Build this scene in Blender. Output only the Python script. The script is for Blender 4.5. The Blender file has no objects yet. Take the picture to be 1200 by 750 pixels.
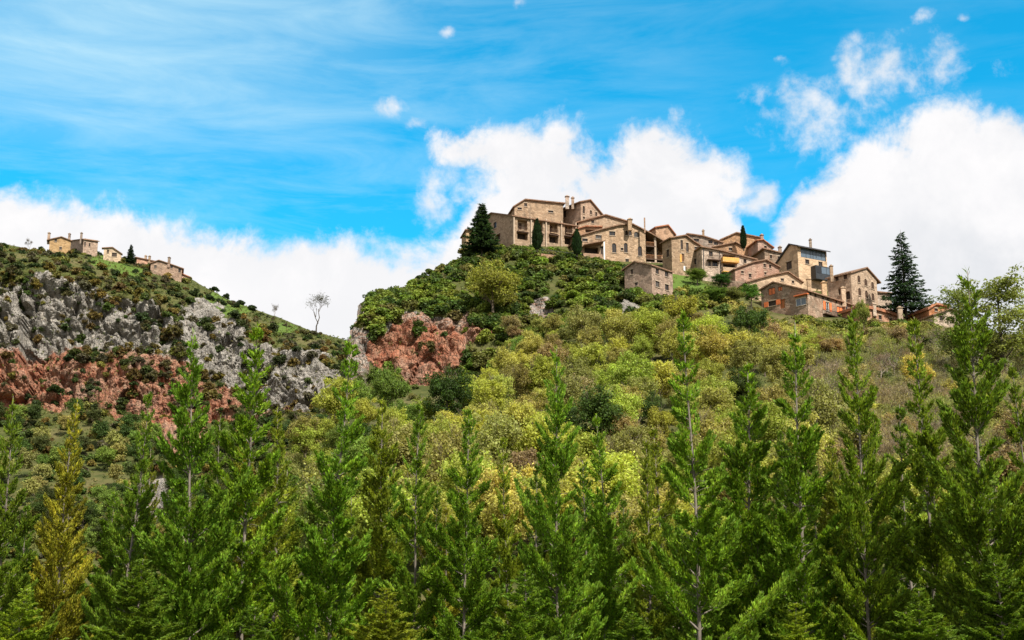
import bpy, math, random
import numpy as np
from mathutils import Vector, Matrix, noise
from mathutils.geometry import tessellate_polygon

random.seed(7)
RNG = np.random.default_rng(11)
R = math.radians
sc = bpy.context.scene
COL = sc.collection

# ------------------------------------------------------------------ camera
PITCH = R(14.0)
FPX = 1648.0                      # focal length in pixels of a 1200 px wide frame
CAM = Vector((0, 0, 1.7))
cam_d = bpy.data.cameras.new('camera')
cam_d.sensor_width = 36.0
cam_d.lens = FPX / 1200.0 * 36.0
cam_d.clip_end = 20000
cam = bpy.data.objects.new('camera', cam_d)
COL.objects.link(cam)
cam.location = CAM
cam.rotation_euler = (R(90) + PITCH, 0, 0)
sc.camera = cam
CP, SP = math.cos(PITCH), math.sin(PITCH)


def ray(px, py):
    dx = (px - 600) / FPX
    dy = (375 - py) / FPX
    return Vector((dx, CP - dy * SP, SP + dy * CP))


def at(px, py, Y):
    d = ray(px, py)
    return CAM + d * (Y / d.y)


def mpp(Y):                        # metres per photo pixel at distance Y
    return Y / FPX / CP


# ------------------------------------------------------------------ helpers
def link(o, parent=None):
    COL.objects.link(o)
    if parent is not None:
        o.parent = parent
    return o


def tag(o, label=None, cat=None, group=None, kind=None):
    if label:
        o['label'] = label
    if cat:
        o['category'] = cat
    if group:
        o['group'] = group
    if kind:
        o['kind'] = kind
    return o


def empty(name, loc, label, cat, group=None):
    o = bpy.data.objects.new(name, None)
    o.empty_display_size = 0.3
    o.location = loc
    link(o)
    return tag(o, label, cat, group)


def mesh_obj(name, me, parent=None, mat=None):
    o = bpy.data.objects.new(name, me)
    if mat is not None and not me.materials:
        me.materials.append(mat)
    return link(o, parent)


class MB:
    """collects faces into one mesh"""
    def __init__(s):
        s.v, s.f = [], []

    def poly(s, pts):
        n = len(s.v)
        s.v += [tuple(p) for p in pts]
        s.f.append(tuple(range(n, n + len(pts))))

    def tris(s, pts, tri):
        n = len(s.v)
        s.v += [tuple(p) for p in pts]
        s.f += [tuple(n + i for i in t) for t in tri]

    def prism(s, prof, ext):
        """closed polygon prof (Vectors) extruded by Vector ext"""
        a = [Vector(p) for p in prof]
        b = [p + ext for p in a]
        s.poly(a)
        s.poly(b[::-1])
        m = len(a)
        for i in range(m):
            j = (i + 1) % m
            s.poly([a[j], a[i], b[i], b[j]])

    def box(s, o, u, v, w):
        o = Vector(o)
        s.prism([o, o + u, o + u + v, o + v], w)

    def tube(s, pts, rads, seg=6):
        pts = [Vector(p) for p in pts]
        rings = []
        for i, p in enumerate(pts):
            t = (pts[min(i + 1, len(pts) - 1)] - pts[max(i - 1, 0)])
            if t.length < 1e-6:
                t = Vector((0, 0, 1))
            t.normalize()
            a = t.cross(Vector((0.31, 0.95, 0.05)))
            if a.length < 1e-3:
                a = t.cross(Vector((1, 0, 0)))
            a.normalize()
            b = t.cross(a)
            n = len(s.v)
            for k in range(seg):
                an = 2 * math.pi * k / seg
                s.v.append(tuple(p + (a * math.cos(an) + b * math.sin(an)) * rads[i]))
            rings.append(n)
        for i in range(len(rings) - 1):
            for k in range(seg):
                k2 = (k + 1) % seg
                s.f.append((rings[i] + k, rings[i] + k2, rings[i + 1] + k2, rings[i + 1] + k))
        s.f.append(tuple(rings[-1] + k for k in range(seg)))

    def mesh(s, name, mat=None, smooth=False):
        me = bpy.data.meshes.new(name)
        me.from_pydata(s.v, [], s.f)
        if mat is not None:
            me.materials.append(mat)
        if smooth:
            me.polygons.foreach_set('use_smooth', [True] * len(me.polygons))
        me.update()
        return me


def quads_mesh(name, V, mat, attr=None):
    """V: (n,4,3) array of separate quads; attr: dict name -> (n,) floats"""
    n = V.shape[0]
    me = bpy.data.meshes.new(name)
    me.vertices.add(n * 4)
    me.vertices.foreach_set('co', V.reshape(-1).astype(np.float32))
    me.loops.add(n * 4)
    me.loops.foreach_set('vertex_index', np.arange(n * 4, dtype=np.int32))
    me.polygons.add(n)
    me.polygons.foreach_set('loop_start', np.arange(0, n * 4, 4, dtype=np.int32))
    me.update(calc_edges=True)
    me.materials.append(mat)
    for k, a in (attr or {}).items():
        at_ = me.attributes.new(k, 'FLOAT', 'POINT')
        at_.data.foreach_set('value', np.repeat(a, 4).astype(np.float32))
    me.validate()
    return me


def nrm(a):
    return a / np.maximum(np.linalg.norm(a, axis=-1, keepdims=True), 1e-9)


def kites(C, D, S, L, W):
    """kite quads with base at C, pointing along D, side vector S"""
    D, S = nrm(D), nrm(S)
    L, W = L[:, None], W[:, None]
    return np.stack([C, C + D * L * .45 + S * W * .5, C + D * L, C + D * L * .45 - S * W * .5], axis=1)


def leaf_quads(C, N, size):
    """square-ish leaf sprays with centre C facing N"""
    N = nrm(N)
    A = nrm(np.cross(N, nrm(RNG.normal(size=N.shape))))
    B = np.cross(N, A)
    s = size[:, None]
    asp = RNG.uniform(.55, 1.0, size=(len(C), 1))
    return np.stack([C - A * s * .6, C + B * s * .5 * asp, C + A * s * .6, C - B * s * .5 * asp], axis=1)


# ------------------------------------------------------------------ materials
def new_mat(name):
    m = bpy.data.materials.new(name)
    m.use_nodes = True
    m.node_tree.nodes.clear()
    return m


class NT:
    def __init__(s, tree):
        s.t = tree

    def n(s, typ, **kw):
        nd = s.t.nodes.new(typ)
        for k, v in kw.items():
            if k.startswith('i_'):
                nd.inputs[k[2:].replace('_', ' ')].default_value = v
            else:
                setattr(nd, k, v)
        return nd

    def l(s, a, b):
        s.t.links.new(a, b)

    def put(s, sock, v):
        if isinstance(v, bpy.types.NodeSocket):
            s.l(v, sock)
        elif v is not None:
            sock.default_value = v

    def math(s, op, a, b=None, c=None, clamp=False):
        nd = s.n('ShaderNodeMath', operation=op, use_clamp=clamp)
        for i, v in enumerate((a, b, c)):
            s.put(nd.inputs[i], v)
        return nd.outputs[0]

    def mix(s, f, a, b, blend='MIX'):
        nd = s.n('ShaderNodeMix', data_type='RGBA', blend_type=blend)
        s.put(nd.inputs[0], f)
        s.put(nd.inputs[6], a)
        s.put(nd.inputs[7], b)
        return nd.outputs[2]

    def ramp(s, f, stops, interp='LINEAR'):
        nd = s.n('ShaderNodeValToRGB')
        cr = nd.color_ramp
        cr.interpolation = interp
        while len(cr.elements) < len(stops):
            cr.elements.new(0.5)
        for e, (p, c) in zip(cr.elements, stops):
            e.position = p
            e.color = c if len(c) == 4 else (*c, 1)
        s.put(nd.inputs[0], f)
        return nd.outputs[0]

    def maprange(s, v, a, b, c, d, smooth=False):
        nd = s.n('ShaderNodeMapRange', interpolation_type='SMOOTHSTEP' if smooth else 'LINEAR')
        s.put(nd.inputs[0], v)
        for i, x in enumerate((a, b, c, d)):
            nd.inputs[i + 1].default_value = x
        return nd.outputs[0]

    def noise(s, vec, scale, detail=4, rough=.55, dist=0.0):
        nd = s.n('ShaderNodeTexNoise')
        s.put(nd.inputs['Vector'], vec)
        nd.inputs['Scale'].default_value = scale
        nd.inputs['Detail'].default_value = detail
        nd.inputs['Roughness'].default_value = rough
        nd.inputs['Distortion'].default_value = dist
        return nd.outputs[0]

    def mapping(s, vec, scale=(1, 1, 1), rot=(0, 0, 0)):
        nd = s.n('ShaderNodeMapping')
        s.put(nd.inputs[0], vec)
        nd.inputs['Scale'].default_value = scale
        nd.inputs['Rotation'].default_value = rot
        return nd.outputs[0]

    def voronoi(s, vec, scale, feature='F1', rnd=1.0):
        nd = s.n('ShaderNodeTexVoronoi', feature=feature)
        s.put(nd.inputs['Vector'], vec)
        nd.inputs['Scale'].default_value = scale
        nd.inputs['Randomness'].default_value = rnd
        return nd

    def bump(s, h, strength, dist):
        nd = s.n('ShaderNodeBump')
        nd.inputs['Strength'].default_value = strength
        nd.inputs['Distance'].default_value = dist
        s.put(nd.inputs['Height'], h)
        return nd.outputs[0]

    def principled(s, color, rough=.8, normal=None, spec=.3):
        p = s.n('ShaderNodeBsdfPrincipled')
        s.put(p.inputs['Base Color'], color)
        s.put(p.inputs['Roughness'], rough)
        p.inputs['Specular IOR Level'].default_value = spec
        if normal is not None:
            s.l(normal, p.inputs['Normal'])
        return p

    def out(s, shader):
        o = s.n('ShaderNodeOutputMaterial')
        s.l(shader, o.inputs[0])


def foliage_mat(name, trans=.35, tip=None, var=.55, attr=None):
    """leaf colour = object colour, varied leaf by leaf; 'tip' adds the paler new growth at the twig ends"""
    m = new_mat(name)
    t = NT(m.node_tree)
    oi = t.n('ShaderNodeObjectInfo')
    ge = t.n('ShaderNodeNewGeometry')
    col = oi.outputs['Color']
    if attr:
        col = t.n('ShaderNodeAttribute', attribute_name=attr).outputs['Color']
    if tip:
        a = t.n('ShaderNodeAttribute', attribute_name='tip')
        col = t.mix(a.outputs['Fac'], col, t.mix(1.0, col, tip, 'MULTIPLY'))
    big = t.noise(t.n('ShaderNodeTexCoord').outputs['Object'], .55, 2)
    hs = t.n('ShaderNodeHueSaturation')
    t.l(t.maprange(ge.outputs['Random Per Island'], 0, 1, .485, .515), hs.inputs['Hue'])
    v1 = t.maprange(ge.outputs['Random Per Island'], 0, 1, 1 - var, 1 + var)
    v2 = t.maprange(big, .3, .7, .8, 1.2)
    t.l(t.math('MULTIPLY', v1, v2), hs.inputs['Value'])
    hs.inputs['Saturation'].default_value = 1.0
    t.l(col, hs.inputs['Color'])
    p = t.principled(hs.outputs[0], .6, spec=.18)
    tr = t.n('ShaderNodeBsdfTranslucent')
    t.l(t.mix(1.0, hs.outputs[0], (1.25, 1.25, .7, 1), 'MULTIPLY'), tr.inputs['Color'])
    mx = t.n('ShaderNodeMixShader')
    mx.inputs[0].default_value = trans
    t.l(p.outputs[0], mx.inputs[1])
    t.l(tr.outputs[0], mx.inputs[2])
    t.out(mx.outputs[0])
    return m


def bark_mat(name, c1, c2):
    m = new_mat(name)
    t = NT(m.node_tree)
    co = t.n('ShaderNodeTexCoord').outputs['Object']
    f = t.noise(t.mapping(co, (6, 6, 1.2)), 2.5, 5)
    t.out(t.principled(t.ramp(f, [(.3, c1), (.7, c2)]), .9, t.bump(f, .6, .03)).outputs[0])
    return m


def stone_mat(name, c_lo, c_hi, blotch, scale=2.4, stain=.5):
    m = new_mat(name)
    t = NT(m.node_tree)
    co = t.n('ShaderNodeTexCoord').outputs['Object']
    oi = t.n('ShaderNodeObjectInfo')
    wob = t.n('ShaderNodeVectorMath', operation='ADD')
    t.l(co, wob.inputs[0])
    nz = t.n('ShaderNodeTexNoise')
    t.l(co, nz.inputs['Vector'])
    nz.inputs['Scale'].default_value = 1.5
    t.l(nz.outputs['Color'], wob.inputs[1])
    scale = scale * .62
    vec = t.mapping(wob.outputs[0], (1, 1, 1.6))
    vo = t.voronoi(vec, scale)
    sx = t.n('ShaderNodeSeparateColor')
    t.l(vo.outputs['Color'], sx.inputs[0])
    base = t.mix(sx.outputs[0], c_lo, c_hi)
    ed = t.voronoi(vec, scale, 'DISTANCE_TO_EDGE').outputs['Distance']
    mort = t.maprange(ed, .0, .09, 1, 0)
    base = t.mix(t.math('MULTIPLY', mort, .35), base, (.20, .15, .10, 1))
    base = t.mix(t.maprange(sx.outputs[1], .72, .8, 0, .55), base, (.10, .07, .045, 1))
    bl = t.noise(co, .33, 5, .6)
    base = t.mix(t.maprange(bl, .42, .68, 0, .75), base, blotch)
    st = t.noise(t.mapping(co, (1, 1, .22)), .9, 4, .6)          # rain streaks and damp patches
    base = t.mix(t.maprange(st, .5, .72, 0, stain), base, (.11, .09, .07, 1))
    fine = t.noise(co, 5, 3)
    base = t.mix(t.maprange(fine, .35, .65, .0, .35), base, c_lo)
    hs = t.n('ShaderNodeHueSaturation')
    t.l(base, hs.inputs['Color'])
    t.l(t.maprange(oi.outputs['Random'], 0, 1, .84, 1.18), hs.inputs['Value'])
    t.l(t.maprange(t.math('FRACT', t.math('MULTIPLY', oi.outputs['Random'], 7.31)), 0, 1, .72, 1.12), hs.inputs['Saturation'])
    hgt = t.math('ADD', t.maprange(ed, 0, .12, 0, 1), t.math('MULTIPLY', fine, .5))
    t.out(t.principled(hs.outputs[0], .92, t.bump(hgt, .7, .06), .15).outputs[0])
    return m


def plain_mat(name, c, rough=.7, var=.25, scale=1.5, spec=.3, metal=0.0):
    m = new_mat(name)
    t = NT(m.node_tree)
    co = t.n('ShaderNodeTexCoord').outputs['Object']
    f = t.noise(co, scale, 5, .6)
    d = tuple(x * (1 - var) for x in c[:3]) + (1,)
    e = tuple(min(1, x * (1 + var)) for x in c[:3]) + (1,)
    p = t.principled(t.ramp(f, [(.3, d), (.7, e)]), rough, t.bump(f, .2, .02), spec)
    p.inputs['Metallic'].default_value = metal
    t.out(p.outputs[0])
    return m


def tile_mat(name, c1, c2):
    m = new_mat(name)
    t = NT(m.node_tree)
    co = t.n('ShaderNodeTexCoord').outputs['Object']
    vo = t.voronoi(t.mapping(co, (1, 1, 1.4)), 3.2)
    sx = t.n('ShaderNodeSeparateColor')
    t.l(vo.outputs['Color'], sx.inputs[0])
    base = t.mix(sx.outputs[1], c1, c2)
    base = t.mix(t.maprange(t.noise(co, .8, 5), .45, .7, 0, .6), base, (.13, .1, .07, 1))
    t.out(t.principled(base, .85, t.bump(vo.outputs['Distance'], .8, .08), .2).outputs[0])
    return m


def glass_mat():
    m = new_mat('window_glass')
    t = NT(m.node_tree)
    oi = t.n('ShaderNodeObjectInfo')
    p = t.principled(t.ramp(oi.outputs['Random'], [(0, (.012, .012, .013)), (.7, (.03, .03, .03)), (1, (.09, .085, .075))]), .08, None, .5)
    t.out(p.outputs[0])
    return m


M = {}
M['stone'] = stone_mat('stone_tan', (0.276, 0.177, 0.104, 1), (0.480, 0.336, 0.216, 1), (0.387, 0.263, 0.162, 1))
M['stone_warm'] = stone_mat('stone_warm', (0.267, 0.157, 0.089, 1), (0.461, 0.287, 0.177, 1), (0.377, 0.222, 0.131, 1))
M['stone_pink'] = stone_mat('stone_pink', (0.259, 0.157, 0.097, 1), (0.480, 0.320, 0.208, 1), (0.406, 0.238, 0.146, 1))
M['stone_grey'] = stone_mat('stone_grey', (0.222, 0.157, 0.107, 1), (0.461, 0.336, 0.239, 1), (0.387, 0.197, 0.116, 1), 1.9)
M['stone_red'] = stone_mat('stone_red', (0.314, 0.157, 0.089, 1), (0.498, 0.296, 0.185, 1), (0.461, 0.172, 0.077, 1), 2.2)
M['cream'] = stone_mat('cream_render', (0.396, 0.271, 0.165, 1), (0.488, 0.345, 0.222, 1), (0.442, 0.304, 0.192, 1), 1.2, .3)
M['ochre'] = stone_mat('ochre_stone', (0.350, 0.213, 0.093, 1), (0.507, 0.336, 0.170, 1), (0.442, 0.279, 0.131, 1), 2.2, .25)
M['pilaster'] = plain_mat('pale_pilaster', (.37, .28, .20), .9, .25, .8)
M['roof'] = tile_mat('roof_tiles_brown', (.16, .085, .05, 1), (.27, .16, .1, 1))
M['roof_red'] = tile_mat('roof_tiles_red', (.30, .10, .05, 1), (.42, .19, .10, 1))
M['roof_dark'] = plain_mat('dark_metal_roof', (.05, .05, .055), .5, .2)
M['wood'] = plain_mat('dark_wood', (.07, .038, .022), .75, .35, 3)
M['wood_warm'] = plain_mat('warm_wood', (.30, .13, .05), .7, .3, 3)
M['yellow_wood'] = plain_mat('yellow_wood', (.55, .30, .07), .7, .25, 3)
M['orange'] = plain_mat('orange_paint', (.62, .16, .05), .7, .2, 2)
M['white'] = plain_mat('white_paint', (.75, .73, .68), .7, .08)
M['metal'] = plain_mat('dark_metal', (.03, .032, .035), .45, .2)
M['sill'] = plain_mat('pale_sill_stone', (.36, .28, .20), .9, .2)
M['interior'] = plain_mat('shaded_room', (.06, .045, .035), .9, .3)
M['glass'] = glass_mat()
M['bluepane'] = plain_mat('blue_grey_glass', (.09, .12, .15), .12, .15, 1, .5)
M['leaf_conifer'] = foliage_mat('conifer_needles', .42, (2.35, 1.85, 1.0, 1))  # tip tint: yellow new growth and painted sun highlights
M['leaf'] = foliage_mat('spring_leaves', .5)
M['leaf_shrub'] = foliage_mat('shrub_leaves', .35)
M['leaf_mass'] = foliage_mat('scrub_leaves', .35, attr='tone')
M['bark_pale'] = bark_mat('pale_bark', (.085, .066, .048, 1), (.235, .20, .16, 1))
M['bark'] = bark_mat('brown_bark', (.07, .05, .035, 1), (.18, .14, .1, 1))
M['bark_grey'] = bark_mat('grey_bark', (.13, .105, .08, 1), (.27, .23, .18, 1))
M['bark_dark'] = bark_mat('dark_bark', (.03, .024, .018, 1), (.09, .07, .05, 1))

# ------------------------------------------------------------------ terrain
def fbm(p, o=4, h=.9):
    return noise.fractal(p, h, 2.1, o, noise_basis='PERLIN_ORIGINAL')


def inside(px, py, poly):
    c = False
    j = len(poly) - 1
    for i in range(len(poly)):
        xi, yi = poly[i]
        xj, yj = poly[j]
        if (yi > py) != (yj > py) and px < (xj - xi) * (py - yi) / (yj - yi) + xi:
            c = not c
        j = i
    return c


ROCKY = {'main': .8, 'left': 1.15}
MEADOWS = {'left': [(268, 355, 42, 17), (128, 307, 26, 10), (150, 318, 20, 8), (330, 385, 22, 8)], 'main': [(800, 330, 26, 12), (815, 338, 20, 8)]}


class Sheet:
    """a hillside swept from profiles: one column per bearing, rows from the valley floor over the crest and down behind"""
    def __init__(s, table, rows, px0, px1, step, back):
        keys = sorted(table)
        K = len(table[keys[0]])
        s.px = np.arange(px0, px1 + .1, step)
        cols = len(s.px)
        ky = np.array([[table[k][i][0] for k in keys] for i in range(K)], float)
        kY = np.array([[table[k][i][1] for k in keys] for i in range(K)], float)
        py = np.stack([np.interp(s.px, keys, ky[i]) for i in range(K)])
        YY = np.stack([np.interp(s.px, keys, kY[i]) for i in range(K)])
        rpy, rY = [], []
        for i in range(K - 1):
            for q in range(rows[i]):
                f = q / rows[i]
                rpy.append(py[i] * (1 - f) + py[i + 1] * f)
                rY.append(YY[i] * (1 - f) + YY[i + 1] * f)
        rpy.append(py[-1])
        rY.append(YY[-1])
        s.py = np.stack(rpy, 1)              # cols x rows
        Y = np.stack(rY, 1)
        # smooth the kinks of distance along each column
        for _ in range(6):
            Y[:, 1:-1] = (Y[:, :-2] + 2 * Y[:, 1:-1] + Y[:, 2:]) / 4
        dx = (s.px[:, None] - 600) / FPX
        dy = (375 - s.py) / FPX
        den = CP - dy * SP
        X = Y * dx / den
        Z = CAM.z + Y * (SP + dy * CP) / den
        nb = len(back)
        P = np.zeros((cols, len(rpy) + nb, 3))
        P[:, :len(rpy), 0] = X
        P[:, :len(rpy), 1] = Y
        P[:, :len(rpy), 2] = Z
        for b, (dY, zf) in enumerate(back):
            P[:, len(rpy) + b, 0] = X[:, -1] * (Y[:, -1] + dY) / Y[:, -1]
            P[:, len(rpy) + b, 1] = Y[:, -1] + dY
            P[:, len(rpy) + b, 2] = Z[:, -1] * zf - (1 - zf) * 4
        s.P = P
        s.nr = len(rpy)

    def finish(s, name, rockfn, mat, label, tag_=''):
        s.tag = tag_
        P = s.P
        gi = np.gradient(P, axis=0)
        gj = np.gradient(P, axis=1)
        N = nrm(np.cross(gi, gj))
        N[N[..., 2] < -.2] *= -1
        cols, rws = P.shape[:2]
        rock = np.zeros((cols, rws))
        red = np.zeros((cols, rws))
        DI = np.zeros((cols, rws))
        for i in range(cols):
            px = s.px[i]
            for j in range(rws):
                p = Vector(P[i, j])
                n = N[i, j]
                if j < s.nr:
                    r_, d_ = rockfn(px, s.py[i, j], p)
                else:
                    r_, d_ = 0, 0
                a = fbm(p * .06, 4)
                disp = a * 1.0
                if r_ > .02:
                    wv = noise.noise_vector(p * .08)
                    def blocks(fx, fz, w_, off):
                        q = Vector((p.x * fx + off, p.y * fx, p.z * fz)) + wv * w_
                        dd, pp = noise.voronoi(q)
                        h_ = noise.cell(pp[0] * 37.7)
                        tilt = (q - pp[0]).dot(noise.cell_vector(pp[0] * 19.3))
                        return h_ * 1.0 + tilt * 1.1, min((dd[1] - dd[0]) * 3, 1)
                    b1, c1 = blocks(.075, .045, .6, 0)
                    b2, c2 = blocks(.20, .12, .5, 7)
                    b3, c3 = blocks(.62, .42, .3, 3)
                    led = noise.noise(Vector((p.x * .03, p.y * .03, p.z * .35)))
                    rib = abs(noise.noise(Vector((p.x * .30, p.y * .30, p.z * .035)) + wv * .5))
                    rib2 = abs(noise.noise(Vector((p.x * .8, p.y * .8, p.z * .12)) + wv))
                    k1 = 1.0 if s.tag == 'main' else 2.7
                    disp += ROCKY.get(s.tag, 1) * r_ * (k1 * b1 + 1.5 * b2 + .6 * b3 + .55 * k1 * (c1 - 1) + .9 * (c2 - 1) + .3 * (c3 - 1) + led * 1.5 + 3.2 * (rib - .25) + 1.3 * (rib2 - .2) + .3)
                DI[i, j] = disp
                rock[i, j] = r_
                red[i, j] = d_
        D0 = DI.copy()
        for ax in (0, 1):
            D2 = np.pad(DI, [(1, 1) if a == ax else (0, 0) for a in (0, 1)], mode='edge')
            DI = (.5 * DI + .25 * (D2[:-2] + D2[2:])) if ax == 0 else (.5 * DI + .25 * (D2[:, :-2] + D2[:, 2:]))
        DI = .8 * D0 + .2 * DI
        Q = P + N * np.array([1, 1, .6]) * DI[..., None]
        s.Q = Q
        idx = np.arange(cols * rws).reshape(cols, rws)
        F = np.stack([idx[:-1, :-1], idx[1:, :-1], idx[1:, 1:], idx[:-1, 1:]], -1).reshape(-1, 4)
        me = bpy.data.meshes.new(name)
        me.vertices.add(cols * rws)
        me.vertices.foreach_set('co', Q.reshape(-1).astype(np.float32))
        me.loops.add(F.size)
        me.loops.foreach_set('vertex_index', F.reshape(-1).astype(np.int32))
        me.polygons.add(len(F))
        me.polygons.foreach_set('loop_start', np.arange(0, F.size, 4, dtype=np.int32))
        me.polygons.foreach_set('use_smooth', rock.reshape(-1)[F].mean(1) < .3)
        me.update(calc_edges=True)
        mead = np.zeros((cols, rws))
        for (mx, my, rx_, ry_) in MEADOWS.get(s.tag, ()):
            mead[:, :s.nr] = np.maximum(mead[:, :s.nr], np.clip(1.6 - 1.6 * (((s.px[:, None] - mx) / rx_) ** 2 + ((s.py - my) / ry_) ** 2), 0, 1))
        s.mead = mead
        for nm, arr in (('rock', rock), ('red', red), ('meadow', mead)):
            a_ = me.attributes.new(nm, 'FLOAT', 'POINT')
            a_.data.foreach_set('value', arr.reshape(-1).astype(np.float32))
        me.materials.append(mat)
        s.rock = rock
        return tag(mesh_obj(name, me), label, None, None, 'structure')

    def loc(s, px, py):
        i = int(np.argmin(np.abs(s.px - px)))
        j = int(np.argmin(np.abs(s.py[i] - py)))
        return Vector(s.Q[i, j]), s.rock[i, j]

    def Yat(s, px, py):
        i = int(np.argmin(np.abs(s.px - px)))
        j = int(np.argmin(np.abs(s.py[i] - py)))
        return float(s.P[i, j, 1])


MAIN = {
    300: [(800, 85), (780, 95), (760, 105), (740, 112), (720, 120), (700, 128), (680, 135), (660, 145)],
    370: [(800, 85), (720, 105), (650, 140), (600, 175), (570, 205), (545, 225), (530, 235), (520, 245)],
    400: [(800, 85), (700, 105), (600, 140), (520, 190), (485, 250), (462, 254), (455, 262), (450, 272)],
    416: [(800, 85), (700, 105), (600, 140), (510, 190), (468, 256), (400, 262), (380, 270), (372, 280)],
    428: [(800, 85), (700, 105), (600, 140), (505, 190), (465, 257), (374, 263), (360, 272), (352, 284)],
    450: [(800, 85), (700, 105), (600, 140), (500, 190), (462, 258), (370, 264), (352, 276), (343, 290)],
    485: [(800, 85), (700, 105), (600, 140), (500, 190), (458, 258), (368, 265), (345, 282), (334, 298)],
    520: [(800, 85), (700, 105), (600, 140), (500, 190), (455, 258), (372, 266), (328, 286), (312, 302)],
    545: [(800, 85), (700, 105), (600, 140), (500, 190), (452, 258), (374, 267), (314, 290), (298, 306)],
    575: [(800, 85), (700, 105), (600, 140), (500, 190), (448, 257), (378, 268), (304, 296), (292, 312)],
    610: [(800, 85), (700, 105), (600, 140), (500, 190), (440, 250), (375, 272), (300, 303), (272, 330)],
    680: [(800, 85), (700, 105), (600, 140), (500, 190), (430, 238), (370, 268), (307, 303), (272, 335)],
    740: [(800, 85), (700, 105), (600, 140), (500, 190), (430, 235), (375, 264), (320, 294), (274, 335)],
    800: [(800, 85), (700, 105), (600, 140), (500, 190), (430, 232), (380, 260), (327, 298), (286, 335)],
    860: [(800, 85), (700, 105), (600, 140), (500, 190), (430, 232), (385, 260), (335, 298), (290, 335)],
    900: [(800, 85), (700, 105), (600, 140), (500, 190), (435, 230), (398, 253), (365, 283), (300, 325)],
    950: [(800, 85), (700, 105), (600, 140), (500, 190), (440, 228), (408, 250), (382, 272), (318, 322)],
    1000: [(800, 85), (700, 105), (600, 140), (500, 190), (440, 228), (412, 250), (388, 270), (335, 315)],
    1040: [(800, 85), (700, 105), (600, 140), (500, 190), (445, 228), (415, 248), (384, 272), (362, 305)],
    1100: [(800, 85), (700, 105), (600, 140), (500, 190), (450, 228), (420, 248), (392, 272), (374, 295)],
    1200: [(800, 85), (700, 105), (600, 140), (500, 190), (460, 228), (435, 246), (415, 262), (397, 285)],
    1450: [(800, 85), (700, 105), (600, 140), (500, 190), (470, 228), (450, 246), (430, 262), (410, 285)],
}
LEFT = {
    -300: [(760, 190), (640, 280), (560, 345), (505, 390), (485, 402), (330, 428), (305, 450), (290, 490)],
    0: [(760, 190), (640, 280), (560, 345), (500, 390), (480, 402), (318, 428), (296, 450), (285, 490)],
    40: [(760, 190), (640, 280), (560, 345), (500, 390), (480, 402), (318, 428), (300, 450), (293, 490)],
    100: [(760, 190), (640, 280), (560, 345), (500, 390), (482, 402), (330, 430), (308, 455), (297, 490)],
    150: [(760, 190), (640, 280), (560, 345), (500, 390), (485, 402), (345, 430), (318, 458), (303, 490)],
    215: [(760, 190), (640, 280), (560, 345), (510, 388), (490, 402), (365, 430), (340, 455), (324, 488)],
    260: [(760, 190), (640, 280), (560, 345), (515, 388), (495, 402), (385, 428), (362, 452), (347, 485)],
    300: [(760, 190), (640, 280), (560, 345), (515, 388), (492, 402), (400, 426), (380, 450), (364, 480)],
    350: [(760, 190), (640, 280), (570, 345), (515, 385), (490, 402), (415, 424), (396, 446), (381, 475)],
    400: [(760, 190), (650, 280), (580, 340), (525, 380), (500, 400), (430, 422), (410, 442), (398, 470)],
    440: [(760, 190), (660, 280), (590, 340), (540, 375), (515, 395), (460, 415), (440, 440), (425, 465)],
    560: [(760, 190), (680, 270), (620, 330), (570, 370), (545, 390), (510, 410), (490, 430), (470, 455)],
}


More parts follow.
